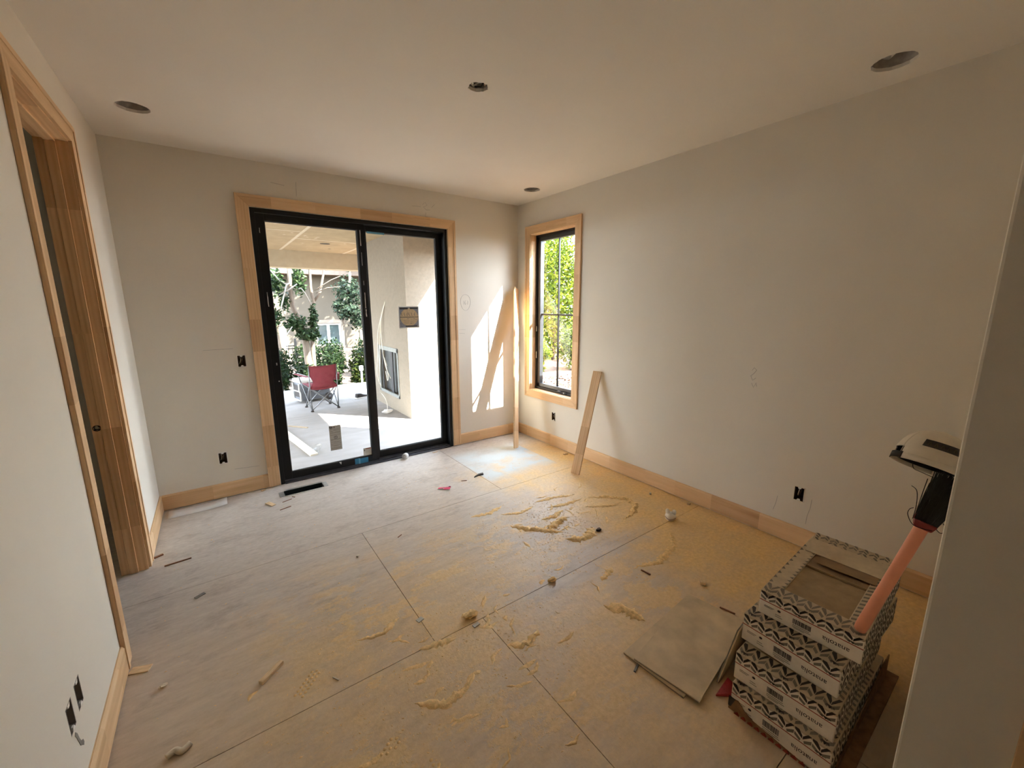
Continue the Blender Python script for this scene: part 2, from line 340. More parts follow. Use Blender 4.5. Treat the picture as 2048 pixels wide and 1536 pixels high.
for k, mm in enumerate((CREAM, CREAM, COPPER, BLACK)):
    a = k * 1.7; pts = [(0.038 * math.cos(a + q * 0.9), 0.038 * math.sin(a + q * 0.9), 0.026 - 0.012 * q + 0.010 * (q % 2)) for q in range(4)]
    B().tube(pts, 0.0042, 6).build('wire', mm, t, smooth=True)
B().obox((0.0, -0.005, 0.012), (0.05, 0.012, 0.002), Euler((0, 0, 0.6)).to_matrix()).build('bracket', STEEL, t)
B().obox((-0.03, 0.015, 0.004), (0.022, 0.016, 0.004), Euler((0.2, 0.1, 0.9)).to_matrix()).build('plaster_flake', WHITEP, t)
B().obox((0.02, 0.038, 0.004), (0.028, 0.010, 0.003), Euler((0.1, 0.2, 0.3)).to_matrix()).build('plaster_flake', WHITEP, t)

# --- outlet boxes set into the walls (local frame: x right, y into the wall, z up)
def outlet(label, loc, rz, style):
    t = thing('outlet_box', label, 'outlet box', loc, (0, 0, rz), 'open electrical boxes in the walls')
    w, h, d = 0.028, 0.047, 0.06
    b = B(); b.box(-w, w, d - 0.002, d, -h, h)
    for s in (-1, 1): b.box(min(s * w, s * (w - 0.0025)), max(s * w, s * (w - 0.0025)), 0.0, d, -h, h); b.box(-w, w, 0.0, d, min(s * h, s * (h - 0.0025)), max(s * h, s * (h - 0.0025)))
    b.build('box_body', M('box_inside_brown', (0.10, 0.062, 0.032), 0.7, var=0.3, vscale=40) if style != 'grey' else TILEG, t)
    if style != 'grey':
        r = B(); W, H = 0.0315, 0.0505
        for s in (-1, 1):
            r.box(min(s * W, s * (W - 0.004)), max(s * W, s * (W - 0.004)), -0.0035, 0.002, -H, H); r.box(-W, W, -0.0035, 0.002, min(s * H, s * (H - 0.004)), max(s * H, s * (H - 0.004)))
        r.build('rim', WHITEP if style == 'white' else CREAM, t)
    for s in (-1, 1):
        B().prism([(-0.011, s * (h - 0.001)), (0.011, s * (h - 0.001)), (0.006, s * (h - 0.012)), (-0.006, s * (h - 0.012))], lambda u, v, q: (u, q, v), -0.001, 0.004).build('screw_tab', WHITEP, t)
    for k in range(3):
        x = -0.012 + 0.011 * k
        B().tube([(x - 0.008, 0.05, -0.03), (x, 0.02, -0.012 + 0.006 * k), (x + 0.006, 0.012, 0.012), (x + 0.002, 0.04, 0.03)], 0.0028, 6).build('wire', (CREAM, COPPER, BLACK)[k], t, smooth=True)
    return t
outlet('open electrical box at switch height beside the sliding door casing', (OB[0][0], YB, OB[0][1]), 0, 'white')
outlet('open electrical box above the baseboard left of the sliding door', (OB[1][0], YB, OB[1][1]), 0, 'white')
outlet('open electrical box in the wall above the baseboard near the tile boxes', (XR, OR[0][0], OR[0][1]), -math.pi / 2, 'cream')
outlet('open electrical box in the wall below the narrow window', (XR, OR[1][0], OR[1][1]), -math.pi / 2, 'cream')
outlet('bare wall cutout on the near left wall, closer to the doorway', (XL, OL[0][0], OL[0][1]), math.pi / 2, 'grey')
outlet('bare wall cutout on the near left wall with torn drywall under it', (XL, OL[1][0], OL[1][1]), math.pi / 2, 'grey')
tw = B()
pts = [(1.652, 0.305), (1.664, 0.290), (1.672, 0.262), (1.680, 0.245), (1.696, 0.235), (1.700, 0.222), (1.692, 0.216), (1.682, 0.226), (1.668, 0.238), (1.660, 0.262), (1.652, 0.285), (1.644, 0.298)]
tw.prism(pts, lambda u, v, q: (q, u, v), XL + 0.0003, XL + 0.0012); tw.build('torn_paper', TILEG, wl_)

# --- pencil marks on the walls
def marks(parent, strokes, fn, w=0.0018):
    for s in strokes:
        B().tube([fn(*p) for p in s], w, 4).build('pencil_mark', PENCIL, parent)
fb = lambda u, v: (u, YB - 0.0004, v)
circ = [(2.318 + 0.062 * math.cos(a) * (1 + 0.1 * math.sin(a)), 1.636 + 0.088 * math.sin(a)) for a in np.linspace(1.9, 8.6, 30)]
marks(wb, [circ, [(2.295, 1.655), (2.293, 1.615)], [(2.318, 1.66), (2.306, 1.63), (2.316, 1.612), (2.326, 1.628), (2.310, 1.634)], [(2.336, 1.655), (2.350, 1.652), (2.344, 1.615)],
           [(2.225, 1.34), (2.31, 1.337)], [(2.23, 1.30), (2.30, 1.294)], [(1.74, 2.575), (1.83, 2.578)], [(1.85, 2.60), (1.88, 2.625), (1.90, 2.60), (1.86, 2.58), (1.89, 2.555), (1.93, 2.56)],
           [(1.95, 2.585), (1.985, 2.62)], [(1.885, 2.53), (1.878, 2.49), (1.90, 2.487)], [(0.52, 2.60), (0.62, 2.59)], [(0.71, 2.63), (0.705, 2.52)], [(-0.08, 0.86 + .4), (0.12, 1.262)], [(0.02, 0.235), (0.20, 0.222)]], fb, 0.0012)
fr_ = lambda u, v: (XR - 0.0004, u, v)
marks(wr, [[(1.325, 1.15), (1.312, 1.17), (1.295, 1.155), (1.31, 1.13), (1.33, 1.11), (1.315, 1.08), (1.295, 1.10)], [(1.32, 1.06), (1.305, 1.03), (1.29, 1.065), (1.285, 1.04)],
           [(1.07, 0.30), (1.075, 0.25), (1.088, 0.19)], [(0.872, 0.35), (0.874, 0.29), (0.885, 0.23), (0.888, 0.17)]], fr_, 0.0012)

# --- baseboards (finger-jointed pine) with a dark gap at the floor
def baseboard(name, axis, a0, a1, face, sgn, h=0.133):
    b = B(); th = 0.014; z0 = 0.010
    prof = [(0, z0), (th, z0), (th, h - 0.012), (th * 0.6, h - 0.003), (th * 0.35, h), (0, h)]
    if axis == 'x': b.prism(prof, lambda u, v, q: (q, face + sgn * u, v), a0, a1)
    else: b.prism(prof, lambda u, v, q: (face + sgn * u, q, v), a0, a1)
    return b.build(name, pine(0 if axis == 'x' else 1, 'base', block=0.33), kind='structure')
baseboard('baseboard_back_left', 'x', XL + 0.014, 0.256, YB, -1); baseboard('baseboard_back_right', 'x', 2.206, XR - 0.014, YB, -1)
baseboard('baseboard_right', 'y', YF, YB, XR, -1); baseboard('baseboard_left_far', 'y', 3.286, YB, XL, 1); baseboard('baseboard_left_near', 'y', -4.0, 2.276, XL, 1)
baseboard('baseboard_front', 'x', XP + 0.02, XR - 0.014, YF, 1)

# --- casings: mitred flat stock with a backband
def casing(name, axis, face, sgn, u0, u1, v0, v1, w, bottom=False, tint='case'):
    """opening u0..u1, v0..v1 ; face board mitred around it"""
    root = thing(name, None, None, kind='structure')
    fn = (lambda u, v, q: (u, face + sgn * q, v)) if axis == 'y' else (lambda u, v, q: (face + sgn * q, u, v))
    iu = 0 if axis == 'y' else 1
    def piece(nm, quad, band, ax):
        o = B().prism(quad, fn, 0.0002, 0.0145).build(nm, pine(ax, tint), root, bev=0.0015)
        B().prism(band, fn, 0.0147, 0.0185).build('backband', pine(ax, tint), o, bev=0.0012)
    wb_ = w * 0.26; bz = v0 - w if bottom else v0; k = lambda e: bz if not bottom else None
    O = (u0 - w, u1 + w, v0 - w if bottom else v0, v1 + w); I = (u0, u1, v0, v1)
    N = (O[0] + wb_, O[1] - wb_, O[2] + wb_ if bottom else O[2], O[3] - wb_)
    piece('casing_leg', [(O[0], O[2]), (I[0], I[2]), (I[0], I[3]), (O[0], O[3])], [(O[0], O[2]), (N[0], N[2]), (N[0], N[3]), (O[0], O[3])], 2)
    piece('casing_leg', [(I[1], I[2]), (O[1], O[2]), (O[1], O[3]), (I[1], I[3])], [(N[1], N[2]), (O[1], O[2]), (O[1], O[3]), (N[1], N[3])], 2)
    piece('casing_head', [(I[0], I[3]), (I[1], I[3]), (O[1], O[3]), (O[0], O[3])], [(N[0], N[3]), (N[1], N[3]), (O[1], O[3]), (O[0], O[3])], iu)
    if bottom: piece('casing_sill', [(O[0], O[2]), (O[1], O[2]), (I[1], I[2]), (I[0], I[2])], [(O[0], O[2]), (O[1], O[2]), (N[1], N[2]), (N[0], N[2])], iu)
    return root
casing('trim_1', 'y', YB, -1, 0.345, 2.117, 0.008, 2.394, 0.089)
casing('trim_2', 'x', XR, -1, 3.118, 3.838, 0.604, 2.391, 0.089, bottom=True)
casing('trim_3', 'x', XL, 1, 2.366, 3.194, 0.008, 2.441, 0.089)
t4 = thing('trim_4', None, None, kind='structure')
B().box(XP - 0.016, XP - 0.0004, -0.137, -0.048, 0.003, 2.53).build('casing_leg', pine(2, 'case'), t4, bev=0.0015); B().box(XP - 0.016, XP - 0.0004, -1.0, -0.137, 2.44, 2.53).build('casing_head', pine(1, 'case'), t4, bev=0.0015)
def liner(root, axis, pieces, ax3):
    for (bx, a) in zip(pieces, ax3): B().box(*bx).build('jamb', pine(a, 'jamb'), root, bev=0.001)
# left doorway: jambs with stops, a latch bore in the far jamb
dj = thing('door_2', None, None, kind='structure')
DKP = lambda a: pine(a, 'oldjamb', tint=1.22, block=0.6)
x0, x1 = XL - 0.125, XL + 0.0
B().box(x0, x1, 2.355, 2.372, 0.003, 2.44).build('jamb', DKP(2), dj); B().box(x0, x1, 2.355, 3.205, 2.435, 2.452).build('jamb_head', DKP(1), dj)
fj = slab(B(), AX['y'], x0, x1, 0.003, 2.44, 3.188, 3.205, [(-0.605, -0.581, 0.918, 0.942)]).build('jamb', DKP(2), dj)
B().box(-0.575, -0.535, 3.178, 3.188, 0.003, 2.425).build('door_stop', DKP(2), dj, bev=0.001); B().box(-0.575, -0.535, 2.372, 2.382, 0.003, 2.425).build('door_stop', DKP(2), dj, bev=0.001)
B().box(-0.575, -0.535, 2.372, 3.188, 2.425, 2.435).build('door_stop', DKP(1), dj, bev=0.001)
B().lathe([(0.018, 0.0), (0.011, 0.001), (0.011, 0.03), (0.001, 0.03)], 20, (-0.593, 3.1875, 0.930), Euler((-math.pi / 2, 0, 0)).to_matrix()).build('latch_bore', INK, fj)

# ================================================================= SLIDING GLASS DOOR
d1 = thing('door_1', None, None, kind='structure')
fx0, fx1, fz1 = 0.349, 2.113, 2.390
fr = B(); y0, y1 = YB + 0.004, YB + 0.135
fr.box(fx0, fx0 + 0.034, y0, y1, 0.0, fz1); fr.box(fx1 - 0.034, fx1, y0, y1, 0.0, fz1); fr.box(fx0, fx1, y0, y1, fz1 - 0.034, fz1)
fr.build('door_frame', BLACK, d1, bev=0.002)
sl = B(); sl.box(fx0 + .034, fx1 - .034, y0 - 0.012, y1, 0.0, 0.012); sl.box(fx0 + .034, fx1 - .034, y0 + 0.020, y0 + 0.028, 0.012, 0.026); sl.box(fx0 + .034, fx1 - .034, y0 + 0.070, y0 + 0.078, 0.012, 0.026)
sl.build('sill_track', M('sill_track_grey', (0.09, 0.09, 0.10), 0.35, 0.4, var=0.3, vscale=15), d1, bev=0.001)
jl = B(); jl.box(0.339, 0.349, YB - 0.0002, YB + 0.13, 0.005, 2.40); jl.box(2.113, 2.123, YB - 0.0002, YB + 0.13, 0.005, 2.40); jl.box(0.349, 2.113, YB - 0.0002, YB + 0.13, 2.391, 2.4)
jl.build('jamb_liner', M('pale_jamb', (0.56, 0.50, 0.42), 0.6, var=0.06), d1)
def panel(name, xa, xb, ya, yb, za, zb, sl_, sr_, st, sb, parent):
    b = B(); b.box(xa, xa + sl_, ya, yb, za, zb); b.box(xb - sr_, xb, ya, yb, za, zb); b.box(xa + sl_, xb - sr_, ya, yb, zb - st, zb); b.box(xa + sl_, xb - sr_, ya, yb, za, za + sb)
    p = b.build(name, BLACK, parent, bev=0.002); ym = (ya + yb) / 2
    B().box(xa + sl_ - .004, xb - sr_ + .004, ym - 0.003, ym + 0.003, za + sb - .004, zb - st + .004).build('glass_pane', GLASS, p)
    bd = B(); x0_, x1_, z0_, z1_ = xa + sl_, xb - sr_, za + sb, zb - st
    for yy in (ym - 0.010, ym + 0.004):
        bd.box(x0_, x0_ + 0.005, yy, yy + 0.006, z0_, z1_); bd.box(x1_ - 0.005, x1_, yy, yy + 0.006, z0_, z1_); bd.box(x0_, x1_, yy, yy + 0.006, z0_, z0_ + 0.005); bd.box(x0_, x1_, yy, yy + 0.006, z1_ - 0.005, z1_)
    bd.build('glazing_bead', M('grey_gasket', (0.07, 0.075, 0.075), 0.5), p); return p
pl = panel('sliding_panel', 0.385, 1.262, YB + 0.030, YB + 0.072, 0.024, 2.354, 0.064, 0.066, 0.054, 0.064, d1)
pr = panel('fixed_panel', 1.206, 2.079, YB + 0.080, YB + 0.122, 0.024, 2.354, 0.084, 0.062, 0.052, 0.070, d1)
# handle bolt holes, film remnants
for (x, z) in ((0.424, 1.110), (0.424, 1.098), (0.428, 0.95)):
    B().lathe([(0.001, 0), (0.005, 0), (0.005, 0.001), (0.001, 0.001)], 12, (x, YB + 0.0295, z), Euler((math.pi / 2, 0, 0)).to_matrix()).build('bolt_hole', WHITEP, pl)
for (x, z0_, z1_, w) in ((1.222, 2.16, 2.30, 0.006), (1.224, 1.98, 2.10, 0.004), (1.226, 1.80, 1.84, 0.004), (1.228, 1.58, 1.73, 0.006), (1.230, 1.50, 1.57, 0.010), (0.412, 1.60, 1.72, 0.007), (0.408, 2.20, 2.24, 0.006)):
    zz = np.linspace(z0_, z1_, 6); left = [(x - w * random.uniform(0.1, 0.5), z) for z in zz]; rt = [(x + w * random.uniform(0.2, 0.6), z) for z in zz[::-1]]
    B().prism(left + rt, AX['y'], YB + 0.0288, YB + 0.0296).build('film_remnant', WHITEP, pl)
B().box(1.016, 1.058, YB + 0.0285, YB + 0.0297, 0.028, 0.086).build('blue_tape', M('blue_tape', (0.03, 0.20, 0.36), 0.5, var=0.1), pl, label='strip of blue masking tape on the bottom rail')
B().box(1.064, 1.148, YB + 0.0285, YB + 0.0297, 0.020, 0.080).build('blue_tape', MATS['blue_tape'], pl)
B().box(1.053, 1.068, YB + 0.0278, YB + 0.0285, 0.022, 0.084).build('blue_tape', M('pale_blue_tape', (0.12, 0.36, 0.52), 0.5), pl)
B().prism([(0.865, 0.088), (0.888, 0.088), (0.884, 0.060)], AX['y'], YB + 0.0285, YB + 0.0297).build('film_remnant', WHITEP, pl)
B().box(1.30, 1.47, YB + 0.0785, YB + 0.0797, 2.286, 2.304).build('blue_tape', MATS['pale_blue_tape'], pr)
# stickers on the glass
PAPERG = M('sticker_paper', (0.46, 0.44, 0.38), 0.6, var=0.04); STW = M('sticker_white', (0.66, 0.64, 0.58), 0.6, var=0.03)
def sticker(u0, u1, v0, v1, y, parent, mat):
    o = B().box(u0, u1, y - 0.0006, y, v0, v1).build('sticker', mat, parent); return o, lambda a, c: (u0 + (u1 - u0) * a, v0 + (v1 - v0) * c), y - 0.0008
def ink(o, f, y, a0, a1, c0, c1, mat=INK):
    p, q = f(a0, c0), f(a1, c1); B().box(p[0], q[0], y - 0.0004, y, p[1], q[1]).build('print', mat, o)
o, f, y = sticker(0.803, 0.910, 0.213, 0.463, YB + 0.0478, pl, PAPERG); o['label'] = 'tall grey glazing label on the sliding panel glass'
ink(o, f, y, 0.05, 0.28, 0.90, 0.97); ink(o, f, y, 0.10, 0.22, 0.92, 0.955, STW); ink(o, f, y, 0.38, 0.5, 0.90, 0.97, INKG)
for c, a0, a1 in ((0.86, .05, .3), (0.84, .35, .9), (0.80, .35, .95), (0.78, .08, .28), (0.74, .1, .35), (0.73, .5, .92), (0.70, .05, .9), (0.62, .05, .95), (0.44, .05, .95), (0.42, .1, .9), (0.34, .1, .85), (0.31, .3, .8), (0.26, .05, .95), (0.20, .1, .9), (0.17, .25, .7), (0.10, .05, .95), (0.06, .1, .8)): ink(o, f, y, a0, a1, c, c + 0.010, INKG)
for a0, a1, c0, c1 in ((.4, .62, .56, .575), (.4, .62, .47, .485), (.38, .41, .48, .56), (.62, .65, .48, .56), (.47, .56, .53, .545), (.47, .56, .50, .51)): ink(o, f, y, a0, a1, c0, c1)
o, f, y = sticker(1.110, 1.192, 0.092, 0.172, YB + 0.0478, pl, STW)
ink(o, f, y, 0.28, 0.98, 0.86, 0.97, M('red_label', (0.30, 0.06, 0.04), 0.6)); ink(o, f, y, .06, .2, .66, .82); ink(o, f, y, .1, .16, .7, .78, STW)
for c in (0.7, 0.6, 0.5, 0.4, 0.3): ink(o, f, y, .3, .9, c, c + 0.02, PAPERG)
o, f, y = sticker(1.578, 1.802, 1.372, 1.598, YB + 0.0978, pr, STW); o['label'] = 'square window rating label with tan roundel on the fixed panel'
ink(o, f, y, .04, .97, .04, .96, M('label_grey', (0.20, 0.20, 0.22), 0.6, var=0.2, vscale=60))
u, v = f(0.51, 0.5); oc = [(u + 0.098 * math.cos(a), v + 0.092 * math.sin(a)) for a in np.linspace(0, 2 * math.pi, 29)[:-1]]
B().prism(oc, AX['y'], y - 0.0009, y - 0.0005).build('roundel', M('label_tan', (0.50, 0.36, 0.20), 0.6, var=0.12, vscale=60), o)
y -= 0.001
ink(o, f, y, .06, .46, .86, .94); ink(o, f, y, .56, .95, .87, .95); ink(o, f, y, .05, .97, .49, .515); ink(o, f, y, .32, .88, .06, .12)
for k in range(6):
    a, c = 0.18 + 0.12 * k, 0.56; p, q = f(a, c), f(a - 0.05 + 0.03 * (k % 3), c + 0.15)
    B().tube([(p[0], y, p[1]), ((p[0] + q[0]) / 2 - .004, y, (p[1] + q[1]) / 2), (q[0], y, q[1])], 0.0028, 5).build('print', INKG, o)
for a, c in ((.42, .42), (.72, .42), (.82, .36), (.56, .19)): ink(o, f, y, a, a + 0.05, c, c + 0.035, INKG)
for c in (.36, .28, .22): ink(o, f, y, .22, .48, c, c + .012, INKG); ink(o, f, y, .55, .72, c, c + .012, INKG)

# ================================================================= NARROW WINDOW
w1 = thing('window_1', None, None, kind='structure')
# pine reveal
for bx, a in (((XR, XR + 0.088, 3.113, 3.124, 0.600, 2.396), 2), ((XR, XR + 0.088, 3.832, 3.842, 0.600, 2.396), 2), ((XR, XR + 0.088, 3.124, 3.832, 2.386, 2.396), 1), ((XR, XR + 0.088, 3.124, 3.832, 0.600, 0.610), 1)):
    B().box(*bx).build('reveal', pine(a, 'case'), w1)
xa, xb = XR + 0.070, XR + 0.150
fb_ = B(); a0, a1, c0, c1 = 3.124, 3.832, 0.610, 2.386
fb_.box(xa, xb, a0, a0 + 0.024, c0, c1); fb_.box(xa, xb, a1 - 0.024, a1, c0, c1); fb_.box(xa, xb, a0, a1, c1 - 0.024, c1); fb_.box(xa - .004, xb, a0, a1, c0, c0 + 0.030)
fb_.build('window_frame', BLACK, w1, bev=0.002)
sb_ = B(); xs0, xs1 = XR + 0.082, XR + 0.135; a0, a1, c0, c1 = 3.150, 3.806, 0.642, 2.360
sb_.box(xs0, xs1, a0, a0 + 0.046, c0, c1); sb_.box(xs0, xs1, a1 - 0.046, a1, c0, c1); sb_.box(xs0, xs1, a0, a1, c1 - 0.040, c1); sb_.box(xs0, xs1, a0, a1, c0, c0 + 0.040)
ws = sb_.build('sash', BLACKG, w1, bev=0.003)
xg = XR + 0.112
B().box(xg - 0.003, xg + 0.003, a0 + 0.043, a1 - 0.043, c0 + 0.037, c1 - 0.037).build('glass_pane', GLASS, ws)
B().box(xg - 0.011, xg + 0.011, 3.470, 3.481, c0 + 0.04, c1 - 0.04).build('muntin', BLACK, ws); B().box(xg - 0.011, xg + 0.011, a0 + 0.046, a1 - 0.046, 1.488, 1.508).build('muntin', BLACK, ws)
ck = B(); ck.box(XR + 0.060, XR + 0.071, 3.27, 3.37, 0.618, 0.640); cko = ck.build('crank_base', BLACK, w1, bev=0.003)
B().tube([(XR + 0.055, 3.345, 0.634), (XR + 0.050, 3.38, 0.646), (XR + 0.052, 3.415, 0.642)], [0.006, 0.006, 0.004], 8).build('crank_arm', BLACKG, cko, smooth=True)
B().tube([(XR + 0.052, 3.30, 0.634), (XR + 0.046, 3.30, 0.634)], 0.008, 12).build('crank_knob', STEEL, cko, smooth=True)
B().box(XR + 0.064, XR + 0.070, 3.800, 3.812, 0.98, 1.06).build('sash_lock', STEEL, w1); B().box(XR + 0.064, XR + 0.070, 3.800, 3.812, 1.30, 1.36).build('sash_lock', STEEL, w1)

# ================================================================= PATIO AND GARDEN
SOIL = M('garden_soil', (0.075, 0.052, 0.034), 0.95, var=0.35, vscale=6, bscale=25, bstr=0.6, bdist=0.03)
slab(B(), AX['z'], -30, 40, -30, 45, ZG - 0.4, ZG, [(-2.6, 3.19, -4.1, 4.22)]).build('ground', SOIL, kind='structure')
B().box(-5.0, 3.20, 4.225, 9.65, ZG - 0.01, ZP).build('patio_slab', CONC, kind='structure', bev=0.01)
pj = B(); pj.box(-5.0, 3.2, 7.18, 7.186, ZP, ZP + 0.0008); pj.box(1.985, 1.991, 4.23, 9.6, ZP, ZP + 0.0008)
pj.build('slab_joint', TILEG, bpy.data.objects['patio_slab'])
# roof over the patio
pc = B().box(-5.0, 3.145, 4.225, 9.85, 2.725, 2.90).build('patio_ceiling', SHEATH, kind='structure')
for (x0, x1, y0, y1) in ((-5, -2.325, 4.23, 6.2), (-2.325, 0.075, 4.23, 6.5), (0.075, 1.272, 4.23, 7.165), (0.075, 1.272, 7.175, 9.62), (1.278, 2.472, 4.23, 5.9), (1.278, 2.472, 5.91, 7.895), (1.278, 2.472, 7.905, 9.62), (2.478, 3.0, 4.23, 9.62), (-5, -2.325, 6.21, 9.62), (-2.325, 0.070, 6.51, 9.62)):
    B().box(x0, x1, y0, y1, 2.705, 2.724).build('ceiling_sheet', SHEATH, pc)
tp = B()
for x in (1.275, 2.475): tp.box(x - 0.022, x + 0.022, 4.23, 9.62, 2.7025, 2.7055)
tp.box(1.275, 2.475, 7.885, 7.915, 2.7027, 2.7055); tp.box(0.075, 1.275, 7.155, 7.185, 2.7027, 2.7055); tp.box(1.275, 2.475, 5.89, 5.92, 2.7027, 2.7055)
tp.build('joint_tape', MUD, pc)
sp_ = B()
for k in range(60):
    x, y = random.uniform(0.2, 2.9), random.uniform(5.5, 9.5); sp_.lathe([(0.001, 0), (random.uniform(0.012, 0.03), 0.0), (0.001, 0.0004)], 7, (x, y, 2.7035))
sp_.build('screw_patches', MUD, pc, kind='stuff')
B().lathe([(0.085, 0), (0.085, 0.001), (0.001, 0.0012)], 24, (1.823, 8.27, 2.7015)).build('light_cutout', INK, pc)
B().lathe([(0.03, 0), (0.03, 0.001), (0.001, 0.0012)], 10, (2.05, 8.95, 2.7015)).build('light_cutout', INK, pc)
BEAMM = M('beam_stucco', (0.42, 0.355, 0.245), 0.9, var=0.06, vscale=10, bscale=60)
B().box(-5.0, 3.145, 9.63, 9.85, 2.372, 2.726).build('patio_beam', BEAMM, kind='structure')
B().box(2.96, 3.145, 4.225, 9.63, 2.372, 2.726).build('patio_beam', BEAMM, kind='structure')
B().box(-5.0, 3.145, 9.622, 9.86, 2.362, 2.374).build('drip_edge', MUD, bpy.data.objects['patio_beam'])
for x in (-4.9, 2.93): B().box(x, x + 0.21, 9.64, 9.84, ZP, 2.372).build('patio_post', BEAMM, kind='structure')
# chimney column with firebox
cx0, cx1, cy0, cy1 = 2.385, 2.955, 5.983, 7.90
cl = slab(B(), AX['x'], cy0, cy1, ZP, 2.704, cx0, cx0 + 0.12, [(6.47, 7.36, 0.11, 0.88)])
cl.box(cx0 + 0.12, cx1, cy0, cy0 + 0.1, ZP, 2.704); cl.box(cx0 + 0.12, cx1, cy1 - 0.1, cy1, ZP, 2.704); cl.box(cx1 - 0.1, cx1, cy0 + .1, cy1 - .1, ZP, 2.704)
fc = merge(cl.build('fireplace_column', STUCCO)); tag(fc, 'stuccoed outdoor chimney column with an unfinished firebox on the patio', 'fireplace')
B().box(cx0 - 0.0012, cx0, cy0, cy1, 0.905, 0.913).build('board_joint', INKG, fc)
FBG = M('firebox_grey', (0.16, 0.165, 0.16), 0.5, 0.5, var=0.2, vscale=15)
fi = B(); W0, W1, H0, H1 = 6.44, 7.39, 0.085, 0.915
fi.box(cx0 - 0.012, cx0 + 0.02, W0, W1, H1 - 0.07, H1); fi.box(cx0 - 0.012, cx0 + 0.02, W0, W1, H0, H0 + 0.05); fi.box(cx0 - 0.012, cx0 + 0.02, W0, W0 + 0.04, H0, H1); fi.box(cx0 - 0.012, cx0 + 0.02, W1 - 0.05, W1, H0, H1)
ff = fi.build('firebox_frame', M('firebox_rim', (0.27, 0.28, 0.26), 0.5, 0.4, var=0.15, vscale=15), fc, bev=0.004)
B().box(cx0 + 0.10, cx0 + 0.11, 6.47, 7.36, 0.11, 0.88).build('firebox_back', FBG, fc); B().box(cx0 + 0.03, cx0 + 0.05, 6.80, 6.90, 0.11, 0.88).build('firebox_post', M('firebox_dark', (0.06, 0.06, 0.062), 0.5), fc)
B().box(cx0 + 0.005, cx0 + 0.02, 7.22, 7.26, 0.13, 0.85).build('firebox_track', MATS['firebox_dark'], fc)
def wire(pts, r=0.006, mat=CREAM):
    b = B(); P = [Vector(p) for p in pts]; out = []
    for i in range(len(P) - 1):
        p0, p1, p2, p3 = P[max(i - 1, 0)], P[i], P[i + 1], P[min(i + 2, len(P) - 1)]
        for t in np.linspace(0, 1, 6, endpoint=False):
            t = float(t); out.append(0.5 * ((2 * p1) + (-p0 + p2) * t + (2 * p0 - 5 * p1 + 4 * p2 - p3) * t * t + (-p0 + 3 * p1 - 3 * p2 + p3) * t ** 3))
    out.append(P[-1]); b.tube(out, r, 6); return b
q = cx0 - 0.02
wt = thing('hanging_cables', 'loose cream cables hanging from the chimney column over the firebox', 'cable', (cx0, 6.9, 1.6))
for pts in ([(q + .02, 6.90, 1.68), (q - .02, 7.06, 1.36), (q - .02, 7.17, 1.0), (q - .03, 7.19, 0.66), (q, 7.42, 0.2)], [(q + .02, 6.91, 1.66), (q - .03, 7.04, 1.30), (q - .03, 7.02, 0.85), (q - .05, 6.85, 0.58), (q - .03, 6.70, 0.40)],
            [(q + .02, 6.89, 1.67), (q - .05, 7.12, 1.2), (q - .05, 7.22, .8), (q - .06, 7.30, .4), (q - .04, 7.2, .2)], [(q - .03, 6.85, 0.6), (q - .10, 6.75, .75), (q - .12, 6.62, .62), (q - .10, 6.62, .45), (q - .06, 6.78, .36), (q - .04, 6.9, .5)]):
    b = wire([(p[0] - cx0, p[1] - 6.9, p[2] - 1.6) for p in pts]); b.build('cable', CREAM, wt, smooth=True)
tag(wire([(2.30, 7.2, 0.1), (2.33, 7.0, -.02), (2.28, 6.8, -.143), (2.2, 6.75, -.143)], 0.005).build('cable_end', CREAM, smooth=True), 'cable tail drooping onto the patio slab under the firebox', 'cable')

def crumple(name, c, s, mat, label, cat, n=10, flat=0.5, seed=1):
    r = random.Random(seed); bm = bmesh.new(); bmesh.ops.create_icosphere(bm, subdivisions=2, radius=1.0)
    for v in bm.verts:
        k = 0.65 + 0.5 * r.random(); v.co = Vector((v.co.x * s[0] * k, v.co.y * s[1] * k, max(-0.9, v.co.z) * s[2] * k))
    zmin = min(v.co.z for v in bm.verts)
    for v in bm.verts: v.co.z -= zmin
    me = bpy.data.meshes.new(name); bm.to_mesh(me); bm.free(); o = bpy.data.objects.new(name, me); col.objects.link(o); me.materials.append(mat)
    o.location = c; return tag(o, label, cat)
crumple('crumpled_rag', (2.20, 6.57, ZP), (0.09, 0.05, 0.035), WHITEP, 'crumpled white rag on the slab below the firebox', 'rag', seed=3)

# camp chair seen from behind
RED = M('maroon_canvas', (0.17, 0.026, 0.036), 0.85, var=0.14, vscale=12, bscale=200)
TUBE = M('grey_tube', (0.16, 0.165, 0.17), 0.4, 0.5, var=0.15)
ch = thing('camp_chair', 'maroon folding camp chair with its back to the door', 'chair', (1.405, 7.63, ZP), (0, 0, math.radians(5)))
feet = {'a': (-0.215, -0.21), 'b': (0.215, -0.21), 'c': (0.20, 0.20), 'd': (-0.20, 0.20)}
seat = {'a': (-0.225, -0.20, 0.42), 'b': (0.225, -0.20, 0.42), 'c': (0.24, 0.25, 0.44), 'd': (-0.24, 0.25, 0.44)}
for p, s_ in (('a', 'b'), ('b', 'a'), ('b', 'c'), ('c', 'b'), ('c', 'd'), ('d', 'c'), ('d', 'a'), ('a', 'd')):
    B().tube([(*feet[p], 0.02), seat[s_]], 0.009, 8).build('cross_leg', TUBE, ch, smooth=True)
for p in 'abcd': B().lathe([(0.001, 0), (0.024, 0), (0.024, 0.02), (0.012, 0.03), (0.001, 0.03)], 12, (*feet[p], 0)).build('foot_cap', INK, ch, smooth=True)
